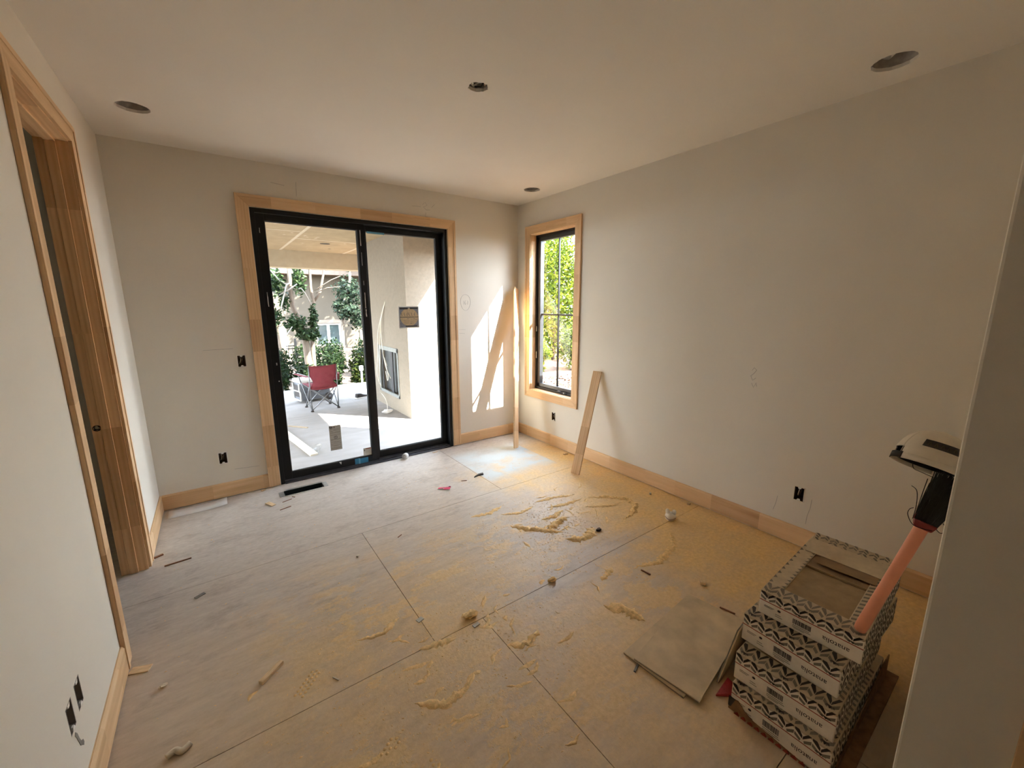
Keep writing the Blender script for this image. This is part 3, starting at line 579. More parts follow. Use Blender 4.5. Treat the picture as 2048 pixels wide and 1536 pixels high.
for s_, p in ((-1, 'a'), (1, 'b')):
    B().tube([(*feet[p], 0.02), (s_ * 0.222, -0.215, 0.45), (s_ * 0.222, -0.25, 0.77)], 0.009, 8).build('back_post', TUBE, ch, smooth=True)
    B().tube([(s_ * 0.24, 0.25, 0.44), (s_ * 0.29, 0.20, 0.61)], 0.009, 8).build('arm_post', TUBE, ch, smooth=True)
    B().tube([(s_ * 0.225, -0.23, 0.60), (s_ * 0.29, 0.20, 0.615)], 0.006, 6).build('arm_cord', TUBE, ch)
    B().prism([(s_ * 0.215, -0.235), (s_ * 0.26, 0.24), (s_ * 0.345, 0.24), (s_ * 0.275, -0.235)][::s_], lambda u, v, t: (u, v, t + 0.02 * math.cos(v * 6)), 0.592, 0.604).build('armrest', RED, ch, bev=0.004)
sb = B(); NU, NV = 10, 8
def backp(i, j):
    v = j / NV; u = i / NU * 2 - 1; w = 0.222 - 0.065 * max(0, 1 - abs(v - 0.28) / 0.28) ** 1.0 * (1 if v < 0.56 else 0)
    return (u * w, -0.20 - 0.05 * v - 0.035 * (1 - u * u) * (1 - 0.5 * v), 0.40 + 0.37 * v + 0.012 * u * u * v)
sb.add([backp(i, j) for j in range(NV + 1) for i in range(NU + 1)], [(j * (NU + 1) + i, j * (NU + 1) + i + 1, (j + 1) * (NU + 1) + i + 1, (j + 1) * (NU + 1) + i) for j in range(NV) for i in range(NU)])
sb.build('backrest', RED, ch, smooth=True, solid=0.006)
ss = B(); ss.add([((i / 8 - .5) * 0.45, -0.2 + 0.45 * j / 8, 0.425 - 0.05 * (1 - (i / 4 - 1) ** 2) * (1 - (j / 4 - 1) ** 2) - 0.015 * (1 - (i / 4 - 1) ** 2)) for j in range(9) for i in range(9)], [(j * 9 + i, j * 9 + i + 1, (j + 1) * 9 + i + 1, (j + 1) * 9 + i) for j in range(8) for i in range(8)])
ss.build('seat', RED, ch, smooth=True, solid=0.006)
ssk = B(); ssk.add([((i / 8 - .5) * 0.45, -0.205 - 0.01 * math.sin(i), z - 0.03 * (1 - (i / 4 - 1) ** 2)) for z in (0.43, 0.385) for i in range(9)], [(i, i + 1, i + 10, i + 9) for i in range(8)])
ssk.build('seat_valance', RED, ch, smooth=True, solid=0.005)
B().lathe([(0.045, 0.0), (0.05, 0.11), (0.046, 0.13)], 14, (0.285, 0.0, 0.47)).build('cup_holder', RED, ch, smooth=True, solid=0.004)

# wheeled cooler behind the chair
CG = M('cooler_grey', (0.10, 0.105, 0.115), 0.5, var=0.1); CW = M('cooler_white', (0.62, 0.62, 0.58), 0.5, var=0.05)
co = thing('wheeled_cooler', 'dark grey wheeled cooler with white lid and pale handle', 'cooler', (1.40, 8.36, ZP), (0, 0, math.radians(14)))
B().box(-0.27, 0.27, -0.16, 0.16, 0.05, 0.37).build('body', CG, co, bev=0.02); B().box(-0.285, 0.285, -0.175, 0.175, 0.372, 0.44).build('lid', CW, co, bev=0.018)
B().box(-0.2, 0.2, -0.167, -0.160, 0.2, 0.215).build('groove', BLACKG, co)
B().box(-0.277, -0.270, -0.11, 0.11, 0.11, 0.33).build('end_panel', INK, co)
B().tube([(-0.275, -0.14, 0.06), (-0.285, -0.15, 0.2), (-0.29, -0.13, 0.24), (-0.29, -0.13, 0.36)], 0.014, 8).build('handle_rail', CW, co, smooth=True)
B().tube([(-0.275, 0.14, 0.06), (-0.285, 0.15, 0.2), (-0.29, 0.13, 0.24), (-0.29, 0.13, 0.36)], 0.014, 8).build('handle_rail', CW, co, smooth=True)
B().tube([(-0.28, -0.15, 0.055), (-0.28, 0.15, 0.055)], 0.014, 8).build('foot_bar', CW, co, smooth=True); B().tube([(-0.285, -0.13, 0.22), (-0.285, 0.13, 0.22)], 0.010, 8).build('handle_bar', CW, co, smooth=True)
for s_ in (-1, 1):
    wq = B().lathe([(0.001, -0.02), (0.03, -0.02), (0.034, -0.014), (0.062, -0.02), (0.07, -0.012), (0.07, 0.012), (0.062, 0.02), (0.001, 0.02)], 24, (0.22, s_ * 0.185, 0.07), Euler((math.pi / 2, 0, 0)).to_matrix()).build('wheel', INK, co, smooth=True)
    B().lathe([(0.001, -0.024), (0.02, -0.024), (0.02, 0.024), (0.001, 0.024)], 12, (0.22, s_ * 0.185, 0.07), Euler((math.pi / 2, 0, 0)).to_matrix()).build('hub', CG, wq, smooth=True)

# lumber, cup and bits on the slab
def board(name, label, p0, p1, w, th, mat, roll=0.0, cat='board', group=None, sub=None):
    p0, p1 = Vector(p0), Vector(p1); d = (p1 - p0); L = d.length; x = d.normalized(); z = Vector((0, 0, 1)); y = z.cross(x).normalized(); z = x.cross(y)
    R3 = Matrix((x, y, z)).transposed() @ Matrix.Rotation(roll, 3, 'X')
    o = B().box(0, L, -w / 2, w / 2, -th / 2, th / 2).build(name, mat, bev=0.001)
    o.matrix_world = Matrix.Translation(p0) @ R3.to_4x4(); return tag(o, label, cat, group)
PALE = M('pale_board', (0.62, 0.55, 0.42), 0.7, var=0.08, vscale=6, stretch=(1, 12, 12))
board('trim_board', 'long pale trim board lying on the patio slab beyond the glass', (0.815, 5.15, ZP + 0.012), (0.585, 6.95, ZP + 0.012), 0.085, 0.022, PALE)
board('wood_strip', 'thin tan strip of wood on the patio slab beside the long board', (0.75, 6.69, ZP + 0.008), (0.965, 6.43, ZP + 0.008), 0.022, 0.014, M('tan_strip', (0.33, 0.25, 0.16), 0.7))
CLEARP = glass_mat(); CLEARP.name = 'clear_plastic'
cp = B().lathe([(0.001, 0.0), (0.036, 0.0), (0.037, 0.002), (0.048, 0.125), (0.050, 0.128), (0.047, 0.128), (0.036, 0.004), (0.001, 0.003)], 24, (0, 0, 0), Euler((math.radians(-88), 0, math.radians(150))).to_matrix()).build('plastic_cup', CLEARP, smooth=True)
cp.location = (0.905, 5.33, ZP + 0.052); tag(cp, 'clear plastic cup tipped over beside the long board on the patio', 'cup')
t = thing('white_stake', 'white bollard stake standing near the edge of the patio slab', 'stake', (2.53, 9.10, ZP))
B().lathe([(0.001, 0), (0.02, 0), (0.018, 0.36), (0.001, 0.36)], 12).build('shaft', WHITEP, t, smooth=True); B().lathe([(0.02, 0.36), (0.045, 0.37), (0.045, 0.46), (0.03, 0.47), (0.001, 0.47)], 12).build('head', WHITEP, t, smooth=True)
t = thing('black_shoe', 'dark shoe left on the patio slab near the chimney column', 'shoe', (2.20, 8.0, ZP), (0, 0, 0.3))
B().prism([(-0.13, 0.0), (0.12, 0.0), (0.13, 0.02), (-0.13, 0.02)], lambda u, v, q_: (u, q_, v), -0.04, 0.04).build('sole', WHITEP, t, bev=0.006)
B().prism([(-0.13, 0.02), (0.125, 0.02), (0.11, 0.05), (0.02, 0.07), (-0.04, 0.10), (-0.12, 0.10)], lambda u, v, q_: (u, q_, v), -0.038, 0.038).build('upper', INK, t, bev=0.015)
B().box(2.255, 2.36, 8.6, 8.75, ZP, ZP + 0.03).build('board_scrap', PALE, label='short pale board scrap on the slab near the shoe', cat='board')

# ---- planting
BARK = M('bark', (0.12, 0.09, 0.065), 0.9, var=0.3, vscale=14, bscale=30, bstr=0.6, bdist=0.02, stretch=(1, 1, 0.3))
DEAD = M('dead_wood', (0.27, 0.245, 0.21), 0.8, var=0.1)
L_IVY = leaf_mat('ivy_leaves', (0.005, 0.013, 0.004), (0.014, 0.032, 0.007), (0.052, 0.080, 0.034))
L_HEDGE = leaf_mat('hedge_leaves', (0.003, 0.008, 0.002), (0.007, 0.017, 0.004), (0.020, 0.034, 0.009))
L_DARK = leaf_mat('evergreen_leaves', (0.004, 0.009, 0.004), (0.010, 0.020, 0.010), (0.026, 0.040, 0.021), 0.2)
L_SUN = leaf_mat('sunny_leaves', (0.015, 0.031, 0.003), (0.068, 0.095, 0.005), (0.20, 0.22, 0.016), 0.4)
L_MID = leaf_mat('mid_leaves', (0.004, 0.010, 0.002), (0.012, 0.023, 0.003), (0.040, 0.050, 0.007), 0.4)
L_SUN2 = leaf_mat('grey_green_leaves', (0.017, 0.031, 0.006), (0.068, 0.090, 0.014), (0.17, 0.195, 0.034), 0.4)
def leaves(cen, rad, n, size, seed, shell=0.55, up=0.2):
    """leaf quads spread in a lumpy ellipsoid; returns verts, faces"""
    r = np.random.default_rng(seed); d = r.normal(size=(n, 3)); d /= np.linalg.norm(d, axis=1)[:, None]
    k = shell + (1 - shell) * r.random(n) ** 0.7; lump = 1 + 0.16 * np.sin(d[:, 0] * 7 + seed) * np.cos(d[:, 2] * 6 + d[:, 1] * 5)
    P = np.array(cen) + d * (k * lump)[:, None] * np.array(rad)
    a = r.normal(size=(n, 3)); a[:, 2] = a[:, 2] * 0.7 - 0.1; a /= np.linalg.norm(a, axis=1)[:, None]
    b_ = np.cross(a, d + 0.5 * r.normal(size=(n, 3)) + np.array((0, 0, up))); b_ /= np.linalg.norm(b_, axis=1)[:, None] + 1e-9
    s = size * (0.6 + 0.8 * r.random(n))[:, None]
    V = np.stack([P - a * s, P + b_ * s * 0.48, P + a * s, P - b_ * s * 0.48], axis=1).reshape(-1, 3)
    return V
def leaf_obj(name, clusters, mat, parent):
    V = np.concatenate(clusters); n = len(V) // 4
    me = bpy.data.meshes.new(name); me.from_pydata(V.tolist(), [], np.arange(4 * n).reshape(-1, 4).tolist()); me.materials.append(mat)
    o = bpy.data.objects.new(name, me); col.objects.link(o); o.parent = parent; o['kind'] = 'stuff'; return o
def plant(name, label, cat, base, clusters, mat, stems, group=None, bark=BARK):
    t = thing(name, label, cat, base, group=group); bx, by, bz = base
    cl_ = [c - np.array(base) for c in clusters]
    leaf_obj('foliage', cl_, mat, t)
    for st in stems:
        pts, rr = st[0], st[1]; m_ = st[2] if len(st) > 2 else bark; nm = st[3] if len(st) > 3 else 'stem'
        B().tube([(p[0] - bx, p[1] - by, p[2] - bz) for p in pts], rr, 8).build(nm, m_, t, smooth=True)
    return t
y = 10.6
stems = [([(1.77, y, ZG), (1.76, y, 0.17), (1.74, y, 0.47), (1.73, y, 0.8), (1.64, y, 1.31), (1.53, y, 1.59), (1.53, y, 2.06), (1.53, y, 2.6), (1.62, y + .1, 3.6), (1.55, y + .3, 4.6)], [.10, .088, .078, .07, .058, .05, .045, .04, .03, .02], BARK, 'trunk'),
         ([(1.84, y + .1, ZG), (1.87, y + .1, 0.15), (1.88, y + .1, 0.45), (1.89, y + .1, 0.84), (1.94, y + .1, 1.41), (2.0, y + .1, 1.69), (1.96, y + .1, 2.02), (1.98, y + .1, 2.4), (2.1, y + .2, 3.6), (2.0, y + .2, 4.6)], [.07, .062, .058, .054, .045, .04, .034, .03, .022, .015], BARK, 'trunk'),
         ([(2.0, y + .1, 1.69), (2.16, y + .1, 1.92), (2.26, y + .1, 2.31), (2.4, y, 3.2)], [.03, .028, .024, .015], BARK, 'branch'),
         ([(1.64, y - .2, 2.08), (1.49, y - .2, 1.97), (1.26, y - .2, 1.83)], [.012, .016, .006], DEAD, 'branch'), ([(1.53, y, 2.1), (1.43, y - .2, 2.07), (1.28, y - .2, 1.57), (1.33, y - .2, 1.39)], [.02, .016, .014, .008], DEAD, 'branch'),
         ([(1.65, y - .2, 1.97), (1.71, y - .2, 1.99), (1.78, y - .2, 1.89), (1.91, y - .1, 1.62)], [.008, .012, .012, .014], DEAD, 'branch'), ([(1.15, y - .2, 2.35), (1.31, y - .2, 2.13), (1.46, y - .2, 2.05)], [.010, .014, .014], DEAD, 'branch'),
         ([(1.45, y - .25, 1.15), (1.33, y - .25, 0.98), (1.40, y - .25, 0.92)], [.010, .010, .007], DEAD, 'branch'), ([(2.02, y, 1.95), (2.4, y, 2.2), (2.62, y, 2.3)], [.012, .009, .006], BARK, 'branch'), ([(2.05, y, 1.9), (2.3, y, 2.02), (2.6, y, 2.05)], [.010, .007, .005], BARK, 'branch')]
cls = [leaves((1.74, y - .08, 0.98), (.24, .2, .17), 420, .045, 1, .2), leaves((1.55, y - .05, 1.22), (.30, .22, .22), 420, .045, 2, .2), leaves((1.95, y, 1.25), (.10, .12, .42), 330, .042, 3, .3), leaves((1.90, y - .05, 0.92), (.16, .14, .14), 180, .045, 4, .2),
       leaves((1.22, y, 2.15), (.26, .3, .35), 330, .05, 5, .1), leaves((1.72, y + .1, 2.2), (.16, .25, .42), 300, .05, 6, .1), leaves((1.40, y + .1, 1.72), (.14, .2, .3), 160, .05, 7, .1), leaves((1.20, y + .1, 1.35), (.16, .2, .2), 160, .045, 8, .1),
       leaves((1.75, y, 3.3), (.6, .5, .6), 900, .06, 9, .1), leaves((1.8, y, 4.4), (.7, .55, .7), 900, .06, 10, .1)]
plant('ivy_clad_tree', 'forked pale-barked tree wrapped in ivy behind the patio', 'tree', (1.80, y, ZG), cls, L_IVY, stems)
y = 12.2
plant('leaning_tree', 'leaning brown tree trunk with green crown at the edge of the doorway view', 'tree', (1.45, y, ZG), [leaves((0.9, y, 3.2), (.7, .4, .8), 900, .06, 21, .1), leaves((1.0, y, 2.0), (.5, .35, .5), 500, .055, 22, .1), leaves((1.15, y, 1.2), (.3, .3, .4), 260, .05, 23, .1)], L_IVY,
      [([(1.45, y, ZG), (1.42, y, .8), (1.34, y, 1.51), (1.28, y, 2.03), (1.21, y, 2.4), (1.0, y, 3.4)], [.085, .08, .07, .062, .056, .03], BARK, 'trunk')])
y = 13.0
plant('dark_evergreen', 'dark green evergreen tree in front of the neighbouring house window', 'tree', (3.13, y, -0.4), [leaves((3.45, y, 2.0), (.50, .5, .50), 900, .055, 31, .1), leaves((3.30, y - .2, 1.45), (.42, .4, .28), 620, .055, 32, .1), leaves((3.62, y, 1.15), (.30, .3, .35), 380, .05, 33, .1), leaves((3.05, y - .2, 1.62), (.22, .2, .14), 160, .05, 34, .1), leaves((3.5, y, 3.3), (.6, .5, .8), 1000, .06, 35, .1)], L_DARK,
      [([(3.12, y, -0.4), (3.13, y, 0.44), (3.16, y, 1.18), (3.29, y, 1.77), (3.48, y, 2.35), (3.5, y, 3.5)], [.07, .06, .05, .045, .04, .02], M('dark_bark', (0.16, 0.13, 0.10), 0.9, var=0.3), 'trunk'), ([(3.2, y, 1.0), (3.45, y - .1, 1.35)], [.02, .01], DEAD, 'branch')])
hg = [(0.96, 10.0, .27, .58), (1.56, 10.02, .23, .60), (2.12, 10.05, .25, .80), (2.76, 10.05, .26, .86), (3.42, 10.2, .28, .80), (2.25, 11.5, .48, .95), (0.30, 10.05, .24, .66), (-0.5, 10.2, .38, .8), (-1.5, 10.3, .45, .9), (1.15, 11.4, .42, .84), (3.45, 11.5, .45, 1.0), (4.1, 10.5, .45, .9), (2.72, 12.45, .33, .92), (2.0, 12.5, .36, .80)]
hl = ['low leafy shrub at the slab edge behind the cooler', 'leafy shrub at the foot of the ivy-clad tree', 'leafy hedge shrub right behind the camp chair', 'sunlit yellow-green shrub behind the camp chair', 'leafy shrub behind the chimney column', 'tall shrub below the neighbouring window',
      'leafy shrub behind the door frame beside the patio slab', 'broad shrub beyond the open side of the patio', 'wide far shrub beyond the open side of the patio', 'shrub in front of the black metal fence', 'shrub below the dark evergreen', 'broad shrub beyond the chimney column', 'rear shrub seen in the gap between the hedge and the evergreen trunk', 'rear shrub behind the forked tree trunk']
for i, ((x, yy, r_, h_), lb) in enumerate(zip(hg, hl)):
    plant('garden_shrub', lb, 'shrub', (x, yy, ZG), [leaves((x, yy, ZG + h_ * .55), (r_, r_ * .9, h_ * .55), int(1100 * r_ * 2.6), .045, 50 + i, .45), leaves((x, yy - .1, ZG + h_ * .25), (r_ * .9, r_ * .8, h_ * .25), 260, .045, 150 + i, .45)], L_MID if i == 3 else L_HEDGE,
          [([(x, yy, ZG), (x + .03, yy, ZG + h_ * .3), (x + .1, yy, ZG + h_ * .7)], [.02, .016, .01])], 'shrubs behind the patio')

# neighbouring house, retaining fence
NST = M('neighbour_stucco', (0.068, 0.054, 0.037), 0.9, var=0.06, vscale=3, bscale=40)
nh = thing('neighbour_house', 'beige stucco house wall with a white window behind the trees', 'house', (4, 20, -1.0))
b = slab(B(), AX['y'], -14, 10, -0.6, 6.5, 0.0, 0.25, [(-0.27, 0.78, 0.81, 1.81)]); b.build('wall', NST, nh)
B().box(-14.1, 10.1, -0.7, 0.9, 3.90, 4.15).build('eave_band', M('brown_fascia', (0.16, 0.12, 0.09), 0.8), nh)
B().box(-14.1, 10.1, -0.5, 5, 6.5, 6.8).build('roof', M('brown_roof', (0.15, 0.11, 0.09), 0.9, bscale=10), nh)
B().box(-14.02, 10.02, -0.03, 0.0, -0.6, 0.66).build('base_course', M('brick_base', (0.06, 0.045, 0.03), 0.9, var=0.3, vscale=4), nh)
wq = B(); wq.box(-0.27, 0.78, 0.03, 0.12, 0.81, 0.87); wq.box(-0.27, 0.78, 0.03, 0.12, 1.75, 1.81); wq.box(-0.27, -0.21, 0.03, 0.12, 0.87, 1.75); wq.box(0.72, 0.78, 0.03, 0.12, 0.87, 1.75); wq.box(0.20, 0.31, 0.03, 0.12, 0.87, 1.75)
wo_ = wq.build('window_frame', WHITEP, nh); DG = M('dark_window_glass', (0.035, 0.05, 0.05), 0.08, spec=0.8)
B().box(-0.21, 0.20, 0.09, 0.10, 0.87, 1.75).build('pane', DG, wo_); B().box(0.31, 0.72, 0.09, 0.10, 0.87, 1.75).build('pane', DG, wo_)
B().box(-0.30, 0.95, -0.04, 0.0, 1.83, 1.98).build('window_header', MATS['brown_fascia'], nh); B().box(-0.32, 0.95, -0.05, 0.0, 0.70, 0.79).build('window_sill', MATS['brown_fascia'], nh)
B().box(1.62, 1.74, -0.03, 0.02, 0.9, 1.55).build('vent_panel', MATS['brown_fascia'], nh)
fn_ = thing('iron_fence', 'black iron picket fence behind the garden shrubs', 'fence', (1.0, 13.6, -0.6))
for z in (0.42, 0.95, 1.03): B().box(-5, 0.95, -0.015, 0.015, z, z + 0.03).build('rail', BLACK, fn_)
pk = B().box(-0.009, 0.009, -0.009, 0.009, 0.0, 1.0).build('picket', BLACK, fn_); pk.location = (0.85, 0, 0)
for k in range(1, 50):
    o = pk.copy(); col.objects.link(o); o.parent = fn_; o.location = (0.85 - 0.115 * k, 0, 0)
B().box(0.90, 0.97, -0.035, 0.035, 0, 1.25).build('post', BLACK, fn_)
B().tube([(0.74, 0.4, 0.0), (0.74, 0.4, 1.6)], 0.05, 12).build('downpipe', PALE, label='pale post standing behind the iron fence', cat='post').location = (1.0, 13.6, -0.6)

# garden seen through the narrow window
MULCH = M('leaf_mulch', (0.115, 0.06, 0.036), 0.95, var=0.5, vscale=30, bscale=40, bstr=0.8, bdist=0.03)
B().prism([(3.3, 3.0), (12, 3.0), (12, 14), (5.0, 12.0), (3.3, 10)], AX['z'], ZG + 0.001, ZG + 0.02).build('mulch_bed', MULCH, kind='structure')
pth = [(4.6, 6.6), (6.0, 7.35), (6.6, 7.62), (7.3, 7.70), (8.2, 7.75), (9.5, 7.8)]
B().prism([(p[0], p[1] - 0.22) for p in pth] + [(p[0], p[1] + 0.24) for p in pth[::-1]], AX['z'], ZG + 0.0205, ZG + 0.05).build('garden_path', M('pale_path', (0.26, 0.245, 0.22), 0.9, var=0.1, vscale=6, bscale=30), kind='structure')
LEAFL = leaf_mat('leaf_litter', (0.05, 0.022, 0.013), (0.12, 0.058, 0.03), (0.24, 0.18, 0.12), 0.1)
lt = []; r_ = np.random.default_rng(5); n = 5200
P = np.stack([r_.uniform(4.6, 9.5, n), r_.uniform(5.2, 8.0, n), np.full(n, ZG + 0.06)], 1)
ang = r_.uniform(0, 6.28, n); a_ = np.stack([np.cos(ang), np.sin(ang), r_.normal(0, .35, n)], 1) * (0.035 * (0.6 + r_.random(n)))[:, None]; b_ = np.stack([-np.sin(ang), np.cos(ang), r_.normal(0, .35, n)], 1) * (0.02 * (0.6 + r_.random(n)))[:, None]
V = np.stack([P - a_, P + b_, P + a_, P - b_], 1).reshape(-1, 3)
lo = leaf_obj('leaf_litter', [V], LEAFL, None); tag(lo, 'brown fallen leaves scattered over the side garden ground', 'leaves', kind='stuff')
SH = [(7.0, 8.95, .62, 1.2, 0, 'low mixed-green shrub beyond the garden path'), (8.6, 8.75, .55, 1.5, 1, 'grey-green bush beside the low shrub beyond the garden path'), (9.55, 10.75, 1.30, 4.9, 0, 'tallest sunlit yellow-green tree in the middle of the side garden'),
      (6.6, 10.9, 1.15, 4.6, 1, 'tall grey-green bush at the house end of the side garden'), (12.5, 10.9, 1.25, 4.9, 1, 'tall grey-green tree at the far end of the side garden'), (8.1, 13.9, 1.45, 5.4, 1, 'grey-green background tree behind the side garden bushes'), (11.6, 13.9, 1.45, 5.6, 0, 'yellow-green background tree behind the side garden bushes')]
for i, (x, yy, r_, h_, k, lb) in enumerate(SH):
    cs = [leaves((x, yy, ZG + h_ * .5), (r_, r_, h_ * .52), int(2600 * r_ * h_ / 2.2), .065, 300 + i, .35)]
    rr = random.Random(i)
    for q_ in range(6): cs.append(leaves((x + rr.uniform(-.75, .75) * r_, yy - rr.uniform(.2, .8) * r_, ZG + h_ * rr.uniform(.2, .9)), (.35 * r_, .3 * r_, .14 * h_), 260, .055, 400 + i * 10 + q_, .3))
    plant('garden_bush', lb, 'bush', (x, yy, ZG), cs, (L_SUN, L_SUN2)[k], [([(x, yy, ZG), (x + .1, yy, ZG + h_ * .4), (x - .05, yy, ZG + h_ * .85)], [.06, .045, .02]), ([(x + .05, yy, ZG + .2), (x + .3 * r_, yy - .2, ZG + h_ * .6)], [.03, .015])], 'bushes in the side garden')
plant('shade_tree', 'tall broad shade tree standing in front of the neighbouring house', 'tree', (6.9, 17.7, ZG), [leaves((6.9, 17.7, 5.2), (2.2, 1.6, 1.9), 1900, .15, 501, .1), leaves((5.6, 17.8, 4.0), (1.2, 1.1, .9), 500, .13, 502, .1)], L_DARK, [([(6.9, 17.7, ZG), (6.85, 17.7, 3), (6.9, 17.7, 6.0)], [.2, .16, .08], BARK, 'trunk')])
# unseen board fence added beside the house; its shade trims the low sun patch
sf = thing('added_shade_fence', 'unseen wooden board fence added beside the house to trim the sun patch', 'fence', (3.3, 2.88, ZG))
pkb = B().box(-0.068, 0.068, -0.01, 0.01, 0.0, 2.12).build('fence_board', M('fence_wood', (0.33, 0.24, 0.16), 0.8, var=0.15, stretch=(6, 6, .6)), sf); pkb.location = (0.07, 0, 0)
for k in range(1, 16):
    o = pkb.copy(); col.objects.link(o); o.parent = sf; o.location = (0.07 + 0.138 * k, 0, 0)
for z in (0.4, 1.7): B().box(0, 2.2, -0.05, -0.01, z, z + 0.09).build('rail', MATS['fence_wood'], sf)

# ================================================================= BOARDS LEANING IN THE ROOM
PB = pine(0, 'loose', block=0.30)
def lean(name, label, foot, top, w, th, wdir):
    """foot/top: middle of the board's lower/upper end"""
    foot, top = Vector(foot), Vector(top); x = (top - foot); L = x.length; x.normalize(); y = Vector(wdir); y = (y - x * y.dot(x)).normalized(); z = x.cross(y)
    o = B().box(0, L, -w / 2, w / 2, -th / 2, th / 2).build(name, PB, bev=0.0015)
    o.matrix_world = Matrix.Translation(foot) @ Matrix((x, y, z)).transposed().to_4x4(); return tag(o, label, 'board', 'loose boards leaning on the walls')
lean('trim_board', 'long thin pine board leaning upright into the room corner', (2.648, 3.585, 0.006), (2.972, 4.015, 1.80), 0.130, 0.017, (0.82, 0.57, 0))
lean('trim_board', 'short pine board leaning on the wall below the window', (2.668, 2.655, 0.010), (3.030, 2.745, 0.962), 0.089, 0.018, (0.25, -0.97, 0))

# ================================================================= FLOOR REGISTER BOOT
vt = thing('floor_duct', 'open sheet-metal heating duct boot in the floor by the door', 'duct', (0.507, 3.855, 0.0))
x0, x1, y0, y1 = VENT[0] - .507, VENT[1] - .507, VENT[2] - 3.855, VENT[3] - 3.855
b = B(); e = 0.002; b.box(x0 + e, x0 + 2 * e, y0 + e, y1 - e, -0.13, 0.004); b.box(x1 - 2 * e, x1 - e, y0 + e, y1 - e, -0.13, 0.004); b.box(x0 + e, x1 - e, y0 + e, y0 + 2 * e, -0.13, 0.004); b.box(x0 + e, x1 - e, y1 - 2 * e, y1 - e, -0.13, 0.004); b.box(x0, x1, y0, y1, -0.134, -0.13)
b.build('duct_body', DARKIN, vt); B().box(x0 + .01, x1 - .01, y0 + 0.022, y0 + 0.028, -0.03, -0.026).build('duct_seam', STEEL, vt)
B().box(x0 - 0.038, x0, y0 + 0.005, y1 - 0.004, 0.0005, 0.003).build('flange', STEEL, vt); B().box(x1, x1 + 0.034, y0 + 0.008, y1 + 0.004, 0.0005, 0.003).build('flange', STEEL, vt)
B().box(x0, x1, y0 - 0.012, y0, 0.0005, 0.004).build('flange', M('pale_flange', (0.55, 0.52, 0.46), 0.5), vt); B().box(x0 + .02, x1, y1, y1 + 0.030, 0.0005, 0.003).build('flange', STEEL, vt)

# ================================================================= TILE CARTONS
def text(s, size, mat, parent, m4, name='print_text'):
    cu = bpy.data.curves.new(name, 'FONT'); cu.body = s; cu.size = size; cu.extrude = 0.0002; cu.align_x = 'CENTER'; cu.align_y = 'CENTER'
    tmp = bpy.data.objects.new('tmp', cu); col.objects.link(tmp); bpy.context.view_layer.update()
    me = bpy.data.meshes.new_from_object(tmp.evaluated_get(bpy.context.evaluated_depsgraph_get())); bpy.data.objects.remove(tmp)
    me_o = bpy.data.objects.new(name, me); col.objects.link(me_o); me.materials.clear(); me.materials.append(mat); me_o.parent = parent; me_o.matrix_local = m4; me_o['kind'] = 'stuff'; return me_o
def star_print(u0, u1, v0, v1, c, seed):
    """black geometric print: folded-ribbon stars; returns (black polys, grey polys)"""
    r = random.Random(seed); bl, gr = [], []
    nu = max(1, round((u1 - u0) / c)); cu = (u1 - u0) / nu; nv = max(1, round((v1 - v0) / c)); cv = (v1 - v0) / nv
    for i in range(nu):
        for j in range(nv):
            ox, oy = u0 + i * cu, v0 + j * cv; S = lambda pts: [(ox + p * cu, oy + q_ * cv) for p, q_ in pts]
            bl += [S([(.02, .98), (.24, .98), (.50, .56), (.50, .30)]), S([(.74, .98), (.98, .98), (.98, .80), (.54, .34), (.54, .60)])]
            gr += [S([(.02, .60), (.02, .30), (.40, .02), (.44, .22)]), S([(.98, .55), (.98, .28), (.66, .02), (.60, .22)])]
            if (i + j) % 3 == 0: bl += [S([(.5, .02), (.62, .16), (.80, .10), (.72, .28), (.5, .24), (.28, .28), (.20, .10), (.38, .16)])]
    return bl, gr
def polys(fn, pl_, t0, t1):
    b = B()
    for p in pl_: b.prism(p, fn, t0, t1)
    return b
